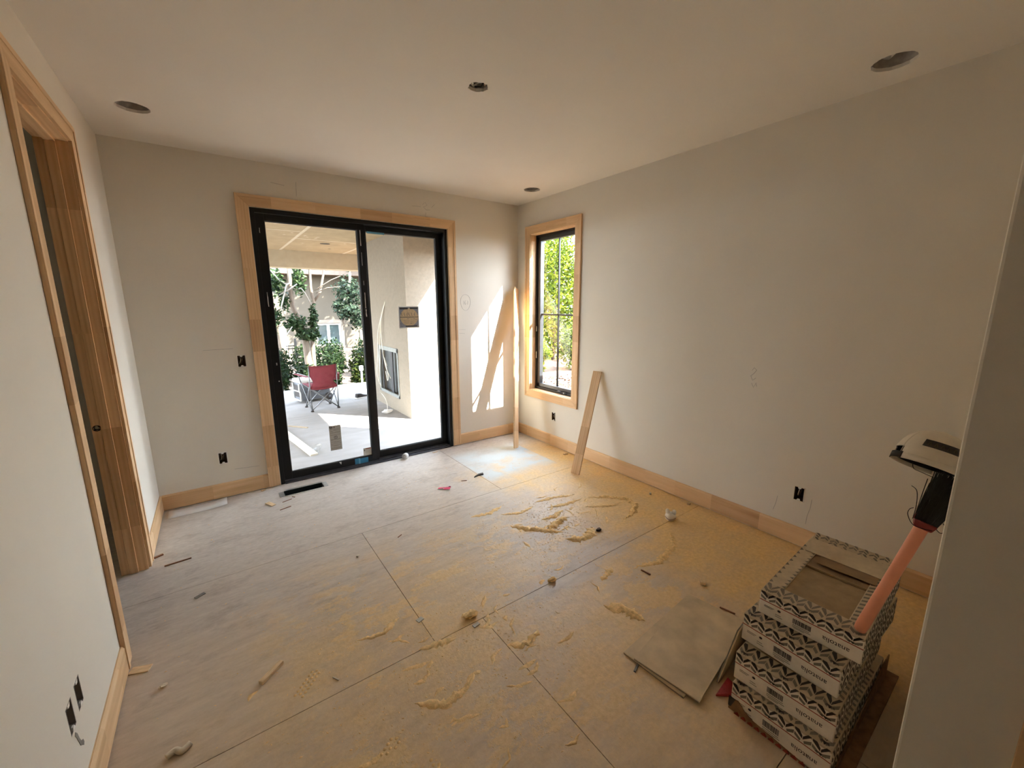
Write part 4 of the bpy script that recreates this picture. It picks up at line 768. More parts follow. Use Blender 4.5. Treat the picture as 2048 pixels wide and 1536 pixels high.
def carton(label, front_x, y0, y1, z0, z1, rz, seed, upside=True, tall=False, top_open=False):
    W = y1 - y0; H = z1 - z0; D = 0.63
    # local frame: origin at the front-face bottom centre; +x into the stack, y along the front, z up
    t = thing('tile_carton', label, 'carton', (front_x, (y0 + y1) / 2, z0), (0, 0, rz), 'stacked tile cartons')
    hw = W / 2
    b = B(); b.box(0, D, -hw, hw, 0, H - 0.012)
    body = b.build('body', CARDW, t, bev=0.004)
    # top rim: card frame proud of a recessed, dusty middle
    fr_ = slab(B(), AX['z'], 0, D, -hw, hw, H - 0.012, H, [(0.075, D - 0.10, -hw + 0.062, hw - 0.058)])
    rim = merge(fr_.build('top_rim', M('dusty_rim', (0.56, 0.46, 0.32), 0.85, var=0.12, vscale=20, bscale=80), t, bev=0.003))
    B().box(0.075, D - 0.10, -hw + 0.062, hw - 0.058, H - 0.0118, H - 0.009).build('tile_face', CARD, t)
    ff = lambda u, v, q_: (-q_, u, v); ft = lambda u, v, q_: (v, u, H + q_); fs = lambda u, v, q_: (u, -hw - q_, v)
    zs = H * 0.60
    bl, gr = star_print(-hw + .003, hw - .003, zs + 0.003, H - 0.001, 0.050, seed); polys(ff, bl, 0.0003, 0.0008).build('printed_pattern', INK, body, kind='stuff'); polys(ff, gr, 0.0003, 0.0008).build('printed_pattern', INKG, body, kind='stuff')
    bl, gr = star_print(-hw + .003, hw - .003, 0.003, 0.072, 0.048, seed + 1); polys(ft, gr, 0.0003, 0.0007).build('printed_pattern', INKG, rim, kind='stuff'); polys(ft, bl, 0.0003, 0.0007).build('printed_pattern', INK if top_open is False else INKG, rim, kind='stuff')
    # zig-zag along the right-hand top rim and down the right side
    zz = []; n = 15
    for k in range(n):
        v0_ = 0.08 + (D - 0.19) * k / n; dv = (D - 0.19) / n
        zz += [[(-hw + 0.004, v0_), (-hw + 0.028, v0_ + dv * .5), (-hw + 0.028, v0_ + dv * .85), (-hw + 0.004, v0_ + dv * .45)], [(-hw + 0.032, v0_ + dv * .5), (-hw + 0.058, v0_), (-hw + 0.058, v0_ + dv * .4), (-hw + 0.032, v0_ + dv * .9)]]
    polys(ft, zz, 0.0003, 0.0007).build('printed_pattern', INKG, rim, kind='stuff')
    tk = [[(hw - 0.058, 0.08 + k * .03), (hw - 0.046, 0.085 + k * .03), (hw - 0.058, 0.095 + k * .03)] for k in range(14)]; tk += [[(hw - 0.002, 0.08 + k * .045), (hw - 0.014, 0.09 + k * .045), (hw - 0.002, 0.105 + k * .045)] for k in range(10)]
    polys(ft, tk, 0.0003, 0.0007).build('printed_pattern', INKG, rim, kind='stuff')
    bl, gr = star_print(0.004, D - .004, 0.004, H - 0.004, 0.055, seed + 2); polys(fs, bl[::2] + gr, 0.0003, 0.0007).build('printed_pattern', INKG, body, kind='stuff'); polys(fs, bl[1::2], 0.0003, 0.0007).build('printed_pattern', INK, body, kind='stuff')
    B().prism([(-hw, zs - 0.001), (hw, zs - 0.001), (hw, zs + 0.0022), (-hw, zs + 0.0022)], ff, 0.0003, 0.0009).build('red_line', REDINK, body)
    # brand word upside-down, barcode, recycling marks
    ang = math.pi if upside else 0
    Rm = Matrix(((0, 0, -1), (-1, 0, 0), (0, 1, 0))) @ Matrix.Rotation(ang, 3, 'Z')
    text('anatolia', 0.026, INK, body, Matrix.Translation((-0.0004, -hw + 0.075, zs * 0.52)) @ Rm.to_4x4())
    bb = B(); x = 0.045
    rr = random.Random(seed)
    for k in range(18):
        w_ = rr.choice((0.0012, 0.002, 0.003)); bb.prism([(x, zs * .45), (x - w_, zs * .45), (x - w_, zs * .78), (x, zs * .78)], ff, 0.0003, 0.0008); x -= w_ + rr.choice((0.001, 0.0016))
    bb.build('barcode', INK, body, kind='stuff')
    lnb = B()
    for (a, c, z_) in ((0.045, -0.01, .34), (0.045, -0.015, .24), (0.04, 0.005, .16), (hw - 0.02, hw - 0.055, .70), (hw - 0.02, hw - 0.05, .62), (hw - .06, hw - .085, .3), (hw - .06, hw - .08, .42)):
        lnb.prism([(a, zs * z_), (c, zs * z_), (c, zs * z_ + 0.0022), (a, zs * z_ + 0.0022)], ff, 0.0003, 0.0007)
    lnb.build('fine_print', INKG, body, kind='stuff')
    B().prism([(hw - 0.072 + 0.006 * math.cos(k * math.pi / 5), zs * .74 + 0.005 * math.sin(k * math.pi / 5)) for k in range(10)], ff, 0.0003, 0.0008).build('print_mark', INK, body)
    return t, rim, body, H, hw, D
tA = carton('top carton of the tile stack, opened, with the pink broom handle on it', 1.687, 0.2765, 0.6065, 0.372, 0.475, 0.044, 11, top_open=True)
tB = carton('second tile carton of the stack, directly under the opened one', 1.624, 0.308, 0.638, 0.252, 0.371, -0.026, 21)
tC = carton('third tile carton down the stack, above the bottom carton', 1.550, 0.2865, 0.6165, 0.132, 0.251, 0.034, 31)
tD = carton('bottom tile carton of the stack resting on the floor, torn corner', 1.524, 0.278, 0.608, 0.004, 0.131, 0.012, 41)
# opened top: folded flaps and tile slots
t, rim, body, H, hw, D = tA
B().box(D - 0.30, D - 0.12, -hw + 0.05, hw - 0.04, H - 0.0088, H - 0.006).build('inner_tile', M('brown_tile_face', (0.27, 0.18, 0.105), 0.7, var=0.2, vscale=12), t)
B().box(0.33, 0.334, -hw + 0.062, hw - 0.06, H - 0.0088, H + 0.001).build('flap_edge', CARD, t)
fl = B(); fl.obox((D - 0.13, -0.01, H + 0.014), (0.10, 2 * hw - 0.02, 0.003), Euler((0, -0.22, 0)).to_matrix()); fo = fl.build('flap', MATS['dusty_rim'], t)
fl = B(); fl.obox((D - 0.045, 0.0, H + 0.018), (0.055, 2 * hw - 0.03, 0.003), Euler((0, -0.45, 0)).to_matrix()); fo2 = fl.build('flap', MATS['dusty_rim'], t)
bl, gr = star_print(-hw + .02, hw - .02, 0, 0.055, 0.036, 77)
mt = Matrix.Translation((D - 0.045, 0, H + 0.0198)) @ Euler((0, -0.45, 0)).to_matrix().to_4x4()
polys(lambda u, v, q_: tuple(mt @ Vector((v - 0.0275, u, q_))), gr + bl[::2], 0.0003, 0.0008).build('printed_pattern', INKG, fo2, kind='stuff')
B().obox((D - 0.21, -0.02, H + 0.002), (0.09, 0.20, 0.0025), Euler((0.0, 0.06, 0.03)).to_matrix()).build('flap', M('brown_flap', (0.30, 0.20, 0.115), 0.85, var=0.15, vscale=20), t)
B().box(D - 0.245, D - 0.215, 0.085, 0.125, H - 0.0088, H - 0.0082).build('slot', INK, t); B().box(D - 0.255, D - 0.20, -0.135, -0.085, H - 0.0088, H - 0.0082).build('slot', INK, t)
# torn lower corner and brown liner of the bottom carton
t, rim, body, H, hw, D = tD
B().prism([(-0.12, 0.0), (hw + 0.004, 0.0), (hw + 0.004, 0.052), (hw - 0.03, 0.060), (hw - 0.055, 0.035), (hw - 0.09, 0.020)], lambda u, v, q_: (-q_, u, v), 0.001, 0.003).build('torn_liner', M('brown_kraft', (0.26, 0.145, 0.07), 0.85, var=0.3, vscale=30), t)
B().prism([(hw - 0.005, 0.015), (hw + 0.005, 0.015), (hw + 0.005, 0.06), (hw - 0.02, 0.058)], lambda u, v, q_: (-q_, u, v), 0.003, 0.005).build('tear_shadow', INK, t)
frn = B()
for k in range(13):
    u = hw - 0.02 - k * 0.025; frn.prism([(u, -0.002), (u - .02, -0.002), (u - .012, 0.010)], lambda a, v, q_: (-q_, a, v), 0.003, 0.008)
frn.build('torn_fringe', REDINK, t)
B().box(0.02, D + 0.10, -hw - 0.045, -hw - 0.003, -0.003, 0.006).build('kraft_flap', MATS['brown_kraft'], t)
fp = B().prism([(0.0, 0.0), (0.70, 0.0), (0.70, 0.105), (0.62, 0.115), (0.0, 0.02)], lambda u, v, q_: (u, -hw - 0.004 - q_, v), 0.0, 0.004).build('kraft_side', MATS['brown_kraft'], t)

# loose tiles
def tile(label, c, size, rot, mat=TILE):
    o = thing('floor_tile', label, 'tile', c, rot, 'loose floor tiles')
    B().box(-size[0] / 2, size[0] / 2, -size[1] / 2, size[1] / 2, 0.004, size[2]).build('tile_face', mat, o, bev=0.0015); B().box(-size[0] / 2 + .001, size[0] / 2 - .001, -size[1] / 2 + .001, size[1] / 2 - .001, 0.0, 0.004).build('tile_back', TILEG, o); return o
tile('large dusty tile lying on the floor on top of another tile', (1.712, 0.877, 0.0105), (0.605, 0.295, 0.0095), (0, 0, math.radians(8.5)))
tile('tile on the floor mostly covered by the upper dusty tile', (1.700, 0.908, 0.0005), (0.605, 0.295, 0.0095), (0, 0, math.radians(4.0)))
tile('tile standing on edge against the lower cartons', (1.905, 0.726, 0.0015), (0.62, 0.30, 0.0095), (math.radians(101), 0, math.radians(6))).location = (1.905, 0.705, 0.150)
tile('tile standing on edge behind the tile stack toward the wall', (2.33, 0.75, 0.15), (0.605, 0.30, 0.0095), (math.radians(96), 0, math.radians(2))).location = (2.335, 0.725, 0.152)

# ================================================================= BROOM AND CAP
br = thing('hand_broom', 'short broom with pink handle and black bristles standing on the cartons', 'broom', (1.726, 0.302, 0.4785))
P0 = Vector((0, 0, 0)); P1 = Vector((0.014, -0.102, 0.452)); ax = (P1 - P0).normalized()
b = B().tube([P0, P0 + ax * 0.006, P0 + ax * 0.03, P0 + ax * 0.2, P1 - ax * 0.01, P1], [0.013, 0.0175, 0.019, 0.0175, 0.0175, 0.015], 20); b.build('handle', M('pink_handle', (0.82, 0.335, 0.20), 0.4, var=0.06, vscale=10), br, smooth=True)
HM = Matrix.Translation(P1) @ Euler((math.radians(15), math.radians(-2), math.radians(12))).to_matrix().to_4x4()
cpx = B().prism([(-0.022, -0.014), (0.022, -0.014), (0.028, 0.010), (-0.028, 0.010)], lambda u, v, q_: tuple(HM @ Vector((q_, u, v))), -0.02, 0.02); cpx.build('head_block', M('red_block', (0.22, 0.035, 0.03), 0.5, var=0.2), br, bev=0.004)
B().prism([(-0.030, 0.006), (-0.026, 0.006), (-0.020, 0.075), (-0.024, 0.075)], lambda u, v, q_: tuple(HM @ Vector((q_, -u, v))), -0.006, 0.006).build('head_brace', MATS['red_block'], br)
bs = B(); r_ = random.Random(4)
for k in range(420):
    u, w_ = r_.uniform(-0.027, 0.027), r_.uniform(-0.016, 0.016); L = r_.uniform(0.14, 0.175)
    p = [HM @ Vector((w_, u, 0.008)), HM @ Vector((w_ * 1.4 + r_.gauss(0, .002), u * 1.25 + r_.gauss(0, .002), L * .5)), HM @ Vector((w_ * 1.9 + r_.gauss(0, .004), u * 1.45 + r_.gauss(0, .004) , L))]
    bs.tube(p, 0.0013, 4, caps=False)
bs.build('bristles', M('black_bristle', (0.018, 0.018, 0.019), 0.55, var=0.3), br, kind='stuff')
core = B().prism([(-0.025, 0.008), (0.025, 0.008), (0.034, 0.14), (-0.034, 0.14)], lambda u, v, q_: tuple(HM @ Vector((q_, u, v))), -0.014, 0.014); core.build('bristle_core', MATS['black_bristle'], br)
for k, pts in enumerate(([(0, .028, .0), (-.01, .040, .05), (0, .055, .09), (0, .072, .10)], [(0, .027, .01), (0, .040, .08), (0, .050, .14)], [(0, .026, .01), (0, .035, .07), (0, .041, .13)], [(-.02, -.02, -.004), (-.02, .02, -.012), (0, .042, .005), (0, .046, .025), (0, .040, .035)], [(0, -.026, .0), (0, -.042, -.008), (0, -.048, .008), (0, -.034, .025)], [(0, .04, .15), (0, .07, .152), (0, .09, .155), (0, .10, .175)])):
    wire([HM @ Vector(p) for p in pts], 0.0011).build('stray_bristle', MATS['black_bristle'], br, smooth=True)

cap = thing('baseball_cap', 'pale beige baseball cap with black patch hung on the broom', 'cap', (1.715, 0.212, 1.125), (math.radians(7), math.radians(24), math.radians(0)))
CAPM = M('beige_cap_cloth', (0.70, 0.625, 0.51), 0.85, var=0.05, vscale=20, bscale=220, bstr=0.15); CAPD = M('dark_cap_lining', (0.02, 0.019, 0.018), 0.8)
def capp(a, h, off=0.0):
    r = (1 - h ** 2.4) ** 0.5; return ((0.098 + off) * r * math.cos(a), (0.086 + off) * r * math.sin(a), (0.108 + off) * h)
NA, NH = 36, 12; back = math.pi                 # the rear (with the opening) faces -x
b = B(); vs_ = [capp(2 * math.pi * i / NA, j / NH * 0.995) for j in range(NH + 1) for i in range(NA)]; fs_ = []
for j in range(NH):
    for i in range(NA):
        a = 2 * math.pi * (i + .5) / NA
        rear = abs((a - math.radians(118) + math.pi) % (2 * math.pi) - math.pi) < 0.42
        if rear and j < 3: continue
        fs_.append((j * NA + i, j * NA + (i + 1) % NA, (j + 1) * NA + (i + 1) % NA, (j + 1) * NA + i))
b.add(vs_, fs_); b.build('crown', CAPM, cap, smooth=True, solid=0.002)
b = B(); b.add([capp(2 * math.pi * i / NA, j / NH * 0.99, -0.003) for j in range(NH + 1) for i in range(NA)], fs_); b.build('lining', CAPD, cap, smooth=True)
def band(a0, a1, z0, z1, off, nm, mat, par, n=24):
    b = B(); A = np.linspace(a0, a1, n); b.add([((0.098 + off) * math.cos(a), (0.086 + off) * math.sin(a), z0) for a in A] + [((0.098 + off) * math.cos(a) * .997, (0.086 + off) * math.sin(a) * .997, z1) for a in A], [(i, i + 1, n + i + 1, n + i) for i in range(n - 1)])
    return b.build(nm, mat, par, smooth=True, solid=0.002)
band(0, 2 * math.pi, -0.012, 0.006, 0.0012, 'hem_band', CAPM, cap, 40)
band(math.radians(92), math.radians(144), -0.012, 0.008, 0.0022, 'strap', CAPD, cap)
pt = B(); A = np.linspace(math.radians(168), math.radians(222), 14); pts_ = []
for z in (0.040, 0.062):
    for a in A:
        p = capp(a, z / 0.108); pts_.append((p[0] * 1.03, p[1] * 1.03, z))
pt.add(pts_, [(i, i + 1, 15 + i, 14 + i) for i in range(13)]); pt.build('patch', INK, cap, smooth=True, solid=0.002)
st_ = B()
for k in range(5):
    a = math.radians(175 + 9.5 * k); a2 = a + math.radians(4.5); p, q_, s_ = capp(a, .046 / .108), capp(a2, .046 / .108), capp((a + a2) / 2, .056 / .108)
    st_.tube([(p[0] * 1.05, p[1] * 1.05, p[2]), (s_[0] * 1.05, s_[1] * 1.05, s_[2]), (q_[0] * 1.05, q_[1] * 1.05, q_[2])], 0.0009, 4)
st_.build('stitched_mark', M('olive_thread', (0.10, 0.09, 0.035), 0.8), cap)
for k in range(6):
    a = k * math.pi / 3 + 0.3; B().tube([tuple(c * 1.008 for c in capp(a, h)) for h in np.linspace(0.02, 0.97, 10)], 0.0012, 4).build('seam', CAPM, cap)
B().lathe([(0.001, 0.004), (0.006, 0.003), (0.008, 0)], 12, (0, 0, 0.107)).build('button', CAPM, cap, smooth=True)
bm_ = B(); nb = 14; A = np.linspace(math.radians(-125), math.radians(-15), nb)
bm_.add([(0.096 * math.cos(a), 0.085 * math.sin(a), -0.004) for a in A] + [((0.096 + .07 * math.sin((a - A[0]) / (A[-1] - A[0]) * math.pi) ** .6) * math.cos(a), max(-0.083, (0.085 + .07 * math.sin((a - A[0]) / (A[-1] - A[0]) * math.pi) ** .6) * math.sin(a)), -0.016) for a in A], [(i, i + 1, nb + i + 1, nb + i) for i in range(nb - 1)])
bm_.build('visor', CAPM, cap, smooth=True, solid=0.003)

# ================================================================= DEBRIS
WOODC = M('wood_scrap', (0.72, 0.53, 0.31), 0.7, var=0.2, vscale=20, stretch=(1, 6, 6)); REDC = M('reddish_splinter', (0.23, 0.10, 0.05), 0.8, var=0.3)
def bit(name, label, cat, x, y, L, W, H, rz, mat, rx=0.0, ry=0.0, z=0.0005, group=None):
    o = B().box(-L / 2, L / 2, -W / 2, W / 2, 0, H).build(name, mat, bev=min(H, W) * 0.15)
    o.location = (x, y, z + abs(math.sin(ry)) * L / 2); o.rotation_euler = (rx, ry, rz); return tag(o, label, cat, group)
bit('wood_stick', 'short pale square stick lying alone on the open floor', 'stick', 0.040, 1.885, 0.115, 0.022, 0.018, math.radians(38), WOODC)
bit('wood_chip', 'flat pale wood offcut on the floor beside the duct', 'wood chip', 0.225, 3.705, 0.085, 0.035, 0.006, math.radians(-62), WOODC, ry=0.05)
bit('wood_splinter', 'long reddish splinter on the floor by the doorway casing', 'splinter', -0.345, 3.165, 0.135, 0.009, 0.006, math.radians(4), REDC)
bit('wood_splinter', 'thin splinter between the duct and the wood offcut', 'splinter', 0.345, 3.70, 0.075, 0.006, 0.004, math.radians(20), REDC)
bit('wood_splinter', 'crooked splinter on the floor in front of the duct', 'splinter', 0.315, 3.56, 0.085, 0.006, 0.005, math.radians(16), REDC)
bit('wood_splinter', 'tiny dark splinter beside the duct flange', 'splinter', 0.40, 3.745, 0.03, 0.006, 0.004, math.radians(-50), REDC)
bit('wood_block', 'little wood block under the end of the baseboard beside the door', 'wood chip', 0.205, 4.045, 0.035, 0.022, 0.007, 0.4, WOODC)
bit('wood_block', 'small square wood scrap at the baseboard behind the leaning board', 'wood chip', 2.975, 3.115, 0.055, 0.022, 0.014, math.radians(-8), WOODC)
bit('wood_block', 'small block on the sawdust near the tile cartons', 'wood chip', 2.162, 1.085, 0.045, 0.03, 0.018, math.radians(35), WOODC)
bit('wood_stick', 'thin dark stick lying on the sawdust before the tiles', 'stick', 1.975, 1.342, 0.062, 0.008, 0.006, math.radians(-82), REDC)
bit('wood_stick', 'thin strip on the floor between loose tile and cartons', 'stick', 2.055, 0.886, 0.075, 0.008, 0.006, math.radians(-77), REDC)
bit('wood_stick', 'stub of stick poking out from beneath the loose tile', 'stick', 1.372, 0.948, 0.05, 0.010, 0.008, math.radians(20), TILEG)
bit('tile_spacer', 'small grey square chip near the sheet seam', 'chip', 0.703, 1.795, 0.034, 0.026, 0.004, 0.3, M('grey_chip', (0.52, 0.50, 0.43), 0.6, var=0.1), group=None)
bit('tile_spacer', 'small grey square chip beside the sawdust clump', 'chip', 0.921, 1.592, 0.036, 0.02, 0.004, 0.15, MATS['grey_chip'])
bit('slate_chip', 'small slate-grey chip on the floor toward the doorway', 'chip', -0.227, 2.697, 0.05, 0.02, 0.005, 0.5, TILEG)
bit('wood_chip', 'flat brown chip at the foot of the near doorway casing', 'wood chip', -0.435, 2.255, 0.075, 0.04, 0.006, math.radians(-20), WOODC)
bit('wood_splinter', 'broken splinters at the far doorway casing foot', 'splinter', -0.452, 3.315, 0.05, 0.014, 0.010, math.radians(25), REDC)
bit('wood_chip', 'small chip leaning against the right baseboard', 'wood chip', 2.995, 1.675, 0.028, 0.022, 0.015, 0.2, WOODC)
bit('wood_chip', 'pale chip on the sawdust near the right baseboard', 'wood chip', 2.905, 1.98, 0.032, 0.016, 0.010, 0.6, PALE)
bit('wood_splinter', 'small dark splinter near the pink scrap', 'splinter', 1.74, 3.17, 0.05, 0.006, 0.004, math.radians(-25), REDC)
bit('wood_splinter', 'pale splinter on the floor below the fixed door panel', 'splinter', 1.85, 4.02, 0.06, 0.008, 0.005, math.radians(5), WOODC)
bit('wood_splinter', 'tiny curved shaving in the middle of the floor', 'splinter', 0.265, 1.69, 0.035, 0.005, 0.004, math.radians(-60), PALE)
bit('wood_splinter', 'fine splinter beside the floor seam by the centre sheet', 'splinter', 0.91, 2.62, 0.04, 0.005, 0.004, math.radians(30), REDC)
bit('wood_chip', 'little white chip near the middle floor seam', 'chip', 0.60, 2.55, 0.02, 0.012, 0.01, 0.9, PALE)
# black plastic chip
b = B().prism([(-0.06, -0.012), (0.0, -0.006), (0.05, -0.02), (0.065, 0.008), (0.02, 0.018), (-0.03, 0.004)], AX['z'], 0.002, 0.012); o = b.build('plastic_scrap', INK); o.location = (1.905, 3.19, 0); o.rotation_euler = (0, 0, 0.15); tag(o, 'black plastic scrap lying on the seam of the blue-stained sheet', 'scrap')
# pink wrapper
t = thing('pink_wrapper', 'torn bright pink wrapper scrap on the subfloor', 'wrapper', (1.515, 3.125, 0.0), (0, 0, math.radians(-36)))
PK = M('hot_pink', (0.75, 0.09, 0.20), 0.5, var=0.12, vscale=30)
B().add([(-0.06, -.012, .002), (-.01, -.016, .012), (.0, .014, .010), (-.055, .018, .003)], [(0, 1, 2, 3)]).add([(-.01, -.022, .004), (.05, -.024, .008), (.055, .014, .016), (.0, .018, .006)], [(0, 1, 2, 3)]).build('foil', PK, t, solid=0.002)
B().add([(-.06, -.014, .001), (-.008, -.022, .002), (-.01, -.012, .006), (-.055, -.008, .004)], [(0, 1, 2, 3)]).build('white_edge', WHITEP, t, solid=0.002); B().box(.036, .054, .008, .022, .008, .016).build('black_corner', INK, t)
# white pvc ring by the sill
t = thing('pipe_cap', 'white plastic pipe cap lying on its side by the door sill', 'pipe cap', (1.512, 4.035, 0.029), (0, 0, math.radians(35)))
Rx = Euler((0, math.pi / 2, 0)).to_matrix()
B().lathe([(0.020, -0.018), (0.028, -0.018), (0.029, 0.0), (0.029, 0.022), (0.0225, 0.022), (0.0225, -0.010), (0.001, -0.010)], 24, (0, 0, 0), Rx).build('cap_body', WHITEP, t, smooth=True, solid=0.001)
B().lathe([(0.0292, -0.002), (0.0302, 0.0), (0.0292, 0.002)], 24, (0, 0, 0), Rx).build('rib', WHITEP, t, smooth=True)
# pinkish-white plastic fitting with two lugs
t = thing('plastic_fitting', 'white plastic knob fitting with two lugs standing in the sawdust', 'fitting', (2.655, 1.622, 0.0), (0, 0, math.radians(-58)))
FT = M('dusty_white_plastic', (0.90, 0.86, 0.80), 0.5, var=0.06)
B().lathe([(0.001, 0.0), (0.022, 0.0), (0.036, 0.012), (0.041, 0.030), (0.036, 0.048), (0.022, 0.058), (0.001, 0.060)], 24).build('knob', FT, t, smooth=True)
for s_ in (-1, 1): B().lathe([(0.014, 0.0), (0.016, 0.02), (0.013, 0.034), (0.006, 0.040), (0.001, 0.041)], 14, (s_ * 0.019, 0.0, 0.046), Euler((0, s_ * 0.18, 0)).to_matrix()).build('lug', FT, t, smooth=True)
B().tube([(0.0405 * math.sin(a), -0.0405 * math.cos(a), 0.036 - 0.016 * math.cos(a * 1.2)) for a in np.linspace(-1.1, 1.1, 12)], 0.0028, 6).build('groove', M('brown_groove', (0.55, 0.40, 0.32), 0.7), t, smooth=True)
# red wedge by cartons
b = B().prism([(0.0, 0.0), (0.10, -0.05), (0.10, 0.03)], lambda u, v, q_: (u, v, q_ * (0.35 + u * 6)), 0.003, 0.030); o = b.build('red_sleeve', M('red_foil', (0.34, 0.035, 0.04), 0.55, var=0.25, vscale=60), bev=0.002); o.location = (1.527, 0.668, 0.0); o.rotation_euler = (0, 0, math.radians(-14)); tag(o, 'crumpled red paper corner sticking out beside the bottom carton', 'paper')
# curled paper sheet in the corner
b = B(); n = 10; b.add([(u * 0.38, v * (0.125 + 0.02 * u), 0.0015 + 0.020 * max(0, u - .72) ** 1.2 * 3 + (0.010 * (1 - u) ** 6 if v > 0.5 else 0)) for v in (0, 1) for u in np.linspace(0, 1, n)], [(i, i + 1, n + i + 1, n + i) for i in range(n - 1)])
o = b.build('paper_sheet', M('grey_paper', (0.82, 0.82, 0.81), 0.6, var=0.03), smooth=True, solid=0.0012); o.location = (-0.442, 3.90, 0.001); o.rotation_euler = (0, 0, math.radians(0)); tag(o, 'curled grey-white paper sheet on the floor along the back baseboard', 'paper')
# caulk bead and plaster crumbs
b = wire([(-0.31, 1.705, 0.010), (-0.285, 1.715, 0.012), (-0.265, 1.700, 0.010), (-0.24, 1.715, 0.012)], 0.011); tag(b.build('caulk_string', M('cream_caulk', (0.66, 0.57, 0.42), 0.7), smooth=True), 'twisted string of dried cream caulk on the near floor', 'caulk')
crumple('plaster_crumb', (-0.345, 2.085, 0.0), (0.018, 0.012, 0.008), MATS['cream_caulk'], 'pale plaster crumb on the floor near the left baseboard', 'crumb', seed=9)
crumple('plaster_crumb', (1.08, 0.62, 0.0), (0.026, 0.02, 0.004), MATS['cream_caulk'], 'flat pale plaster crumb on the near floor before the cartons', 'crumb', seed=10)
crumple('dark_leaf', (2.10, 1.836, 0.0), (0.026, 0.018, 0.010), M('dark_leaf_brown', (0.045, 0.02, 0.015), 0.8), 'small dark crumpled leaf at the edge of the sawdust', 'leaf', seed=11)
crumple('sawdust_clump', (0.925, 1.66, 0.0), (0.045, 0.03, 0.016), DUST, 'loose clump of pale sawdust next to the floor seam', 'sawdust', seed=12)
crumple('sawdust_clump', (1.46, 1.62, 0.0), (0.03, 0.02, 0.012), DUST, 'small sawdust clump along the long floor seam', 'sawdust', seed=13)

# sawdust swept into low ridges, crumbs and boot prints: one mass
sd_ = B(); r_ = random.Random(21)
def ridge(pts, w, h):
    w *= 1.7; h *= 1.25; P = [Vector((*p, 0)) for p in pts]; out = []
    for i in range(len(P) - 1):
        L = max(2, int((P[i + 1] - P[i]).length / 0.012))
        for k in range(L): out.append(P[i].lerp(P[i + 1], k / L))
    out.append(P[-1]); n = len(out); m = 7; vs_ = []
    for i, p in enumerate(out):
        t = (out[min(i + 1, n - 1)] - out[max(i - 1, 0)]).normalized(); nn = Vector((-t.y, t.x, 0)); taper = min(1, 4 * min(i, n - 1 - i) / n + 0.1)
        ww = w * taper * r_.uniform(.6, 1.3); hh = h * taper * r_.uniform(.4, 1.25); off = r_.gauss(0, w * .18)
        for k in range(m):
            s_ = k / (m - 1) * 2 - 1; vs_.append(tuple(p + nn * (s_ * ww + off) + Vector((0, 0, max(0.0002, hh * (1 - s_ * s_) * r_.uniform(.7, 1.2) + 0.0002)))))
    sd_.add(vs_, [(i * m + k, i * m + k + 1, (i + 1) * m + k + 1, (i + 1) * m + k) for i in range(n - 1) for k in range(m - 1)])
for pts, w, h in (([(2.42, 2.25), (2.56, 2.17), (2.66, 2.05), (2.64, 1.93), (2.52, 1.86), (2.36, 1.83)], .016, .010), ([(2.36, 2.27), (2.2, 2.27), (2.02, 2.32)], .012, .006), ([(2.52, 2.02), (2.40, 2.08), (2.28, 2.15)], .012, .006),
                  ([(1.62, 2.27), (1.70, 2.16), (1.80, 2.06), (1.88, 1.97)], .018, .010), ([(1.80, 2.06), (1.95, 2.10), (2.06, 2.12)], .02, .011), ([(1.83, 1.90), (1.93, 1.83), (2.02, 1.84), (2.10, 1.90)], .022, .012), ([(1.86, 2.20), (1.98, 2.18), (2.10, 2.22)], .014, .007),
                  ([(1.66, 2.45), (1.80, 2.38), (1.95, 2.40)], .010, .004), ([(1.45, 2.55), (1.60, 2.52), (1.75, 2.56)], .012, .004), ([(2.0, 2.45), (2.2, 2.42), (2.35, 2.36)], .012, .005), ([(1.55, 1.30), (1.62, 1.22), (1.64, 1.10)], .022, .009),
                  ([(2.50, 1.52), (2.35, 1.40), (2.12, 1.36), (1.95, 1.42)], .014, .005), ([(0.62, 1.62), (0.70, 1.60), (0.80, 1.58)], .012, .005), ([(0.98, 1.40), (1.06, 1.34), (1.16, 1.38)], .014, .006), ([(1.70, 1.45), (1.85, 1.50)], .012, .005), ([(0.5, 1.38), (.6, 1.30), (.72, 1.32)], .012, .005), ([(0.40, 1.85), (0.52, 1.82), (0.62, 1.88)], .010, .004)):
    ridge(pts, w, h)
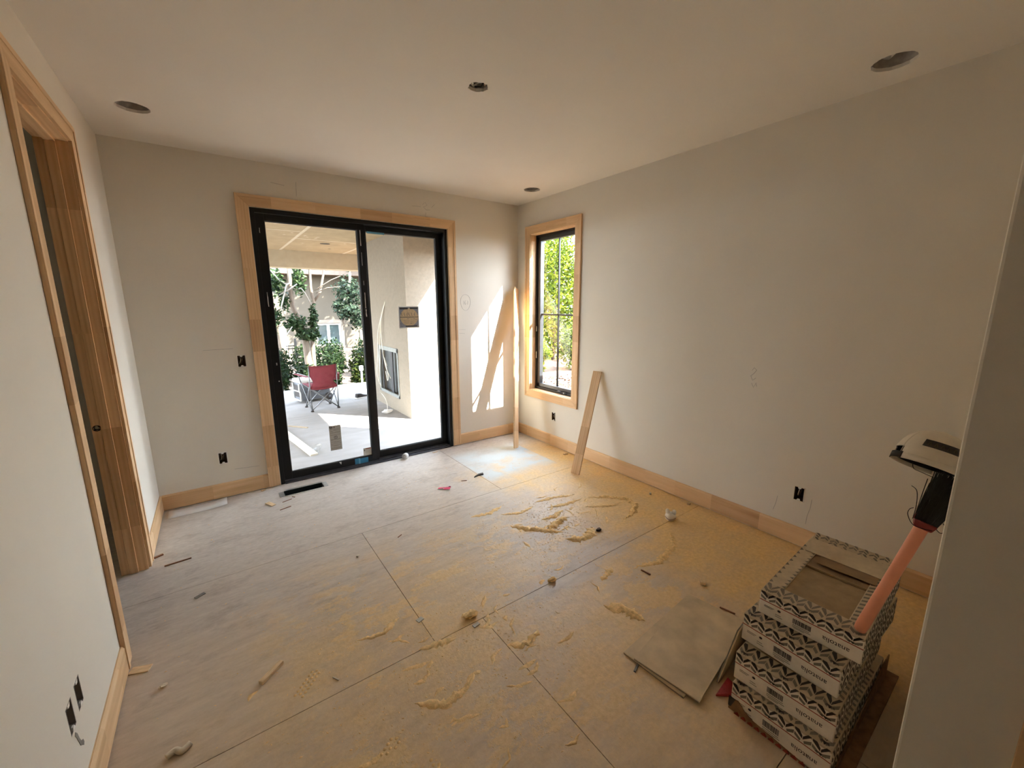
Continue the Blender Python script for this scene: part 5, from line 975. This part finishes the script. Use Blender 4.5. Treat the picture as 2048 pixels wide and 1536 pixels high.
for k in range(70):
    if k < 46: x, y = r_.gauss(.75, .35), r_.gauss(1.33, .24)
    else: x, y = r_.gauss(1.95, .3), r_.gauss(2.1, .2)
    if not (-.1 < x < 2.7 and .75 < y < 2.6) or (1.3 < x < 2.1 and y < 1.15): continue
    a = r_.gauss(.5, .6); L = r_.uniform(.04, .13); q_ = r_.uniform(-.02, .02)
    ridge([(x, y), (x + L * .5 * math.cos(a) - q_ * math.sin(a), y + L * .5 * math.sin(a) + q_ * math.cos(a)), (x + L * math.cos(a), y + L * math.sin(a))], r_.uniform(.003, .007), r_.uniform(.001, .0028))
for k in range(3600):
    zone = r_.random()
    if zone < .45: x, y = r_.gauss(1.95, .35), r_.gauss(2.05, .25)
    elif zone < .75: x, y = r_.gauss(0.75, .38), r_.gauss(1.40, .30)
    elif zone < .9: x, y = r_.uniform(1.2, 3.0), r_.uniform(0.8, 3.6)
    else: x, y = r_.uniform(-.4, 1.5), r_.uniform(1.0, 3.8)
    if not (-.45 < x < 3.0 and 0.65 < y < 4.0) or (1.36 < x < 2.06 and 0.68 < y < 1.1): continue
    s_ = r_.uniform(.0025, .008); a = r_.uniform(0, 6.28); c_, d_ = math.cos(a) * s_, math.sin(a) * s_
    sd_.add([(x - c_, y - d_, .0003), (x + d_ * .5, y - c_ * .5, .0003), (x + c_, y + d_, .0003), (x, y, s_ * r_.uniform(.3, .7))], [(0, 1, 3), (1, 2, 3), (2, 0, 3)])
for (cx, cy, a, nu, nv) in ((0.42, 1.08, .5, 8, 6), (0.16, 1.75, .8, 7, 3), (0.36, 1.28, .6, 4, 3)):
    for i in range(nu):
        for j in range(nv):
            u, v = (i - nu / 2 + .5 * (j % 2)) * .019, (j - nv / 2) * .017
            if r_.random() < .15: continue
            x, y = cx + u * math.cos(a) - v * math.sin(a), cy + u * math.sin(a) + v * math.cos(a)
            sd_.add([(x + .007 * math.cos(k * 1.047), y + .007 * math.sin(k * 1.047), .0003) for k in range(6)] + [(x, y, .0045)], [(k, (k + 1) % 6, 6) for k in range(6)])
o = sd_.build('sawdust', DUST, smooth=True, fix=False); tag(o, 'pale sawdust swept into ridges and crumbs across the subfloor', 'sawdust', kind='stuff')
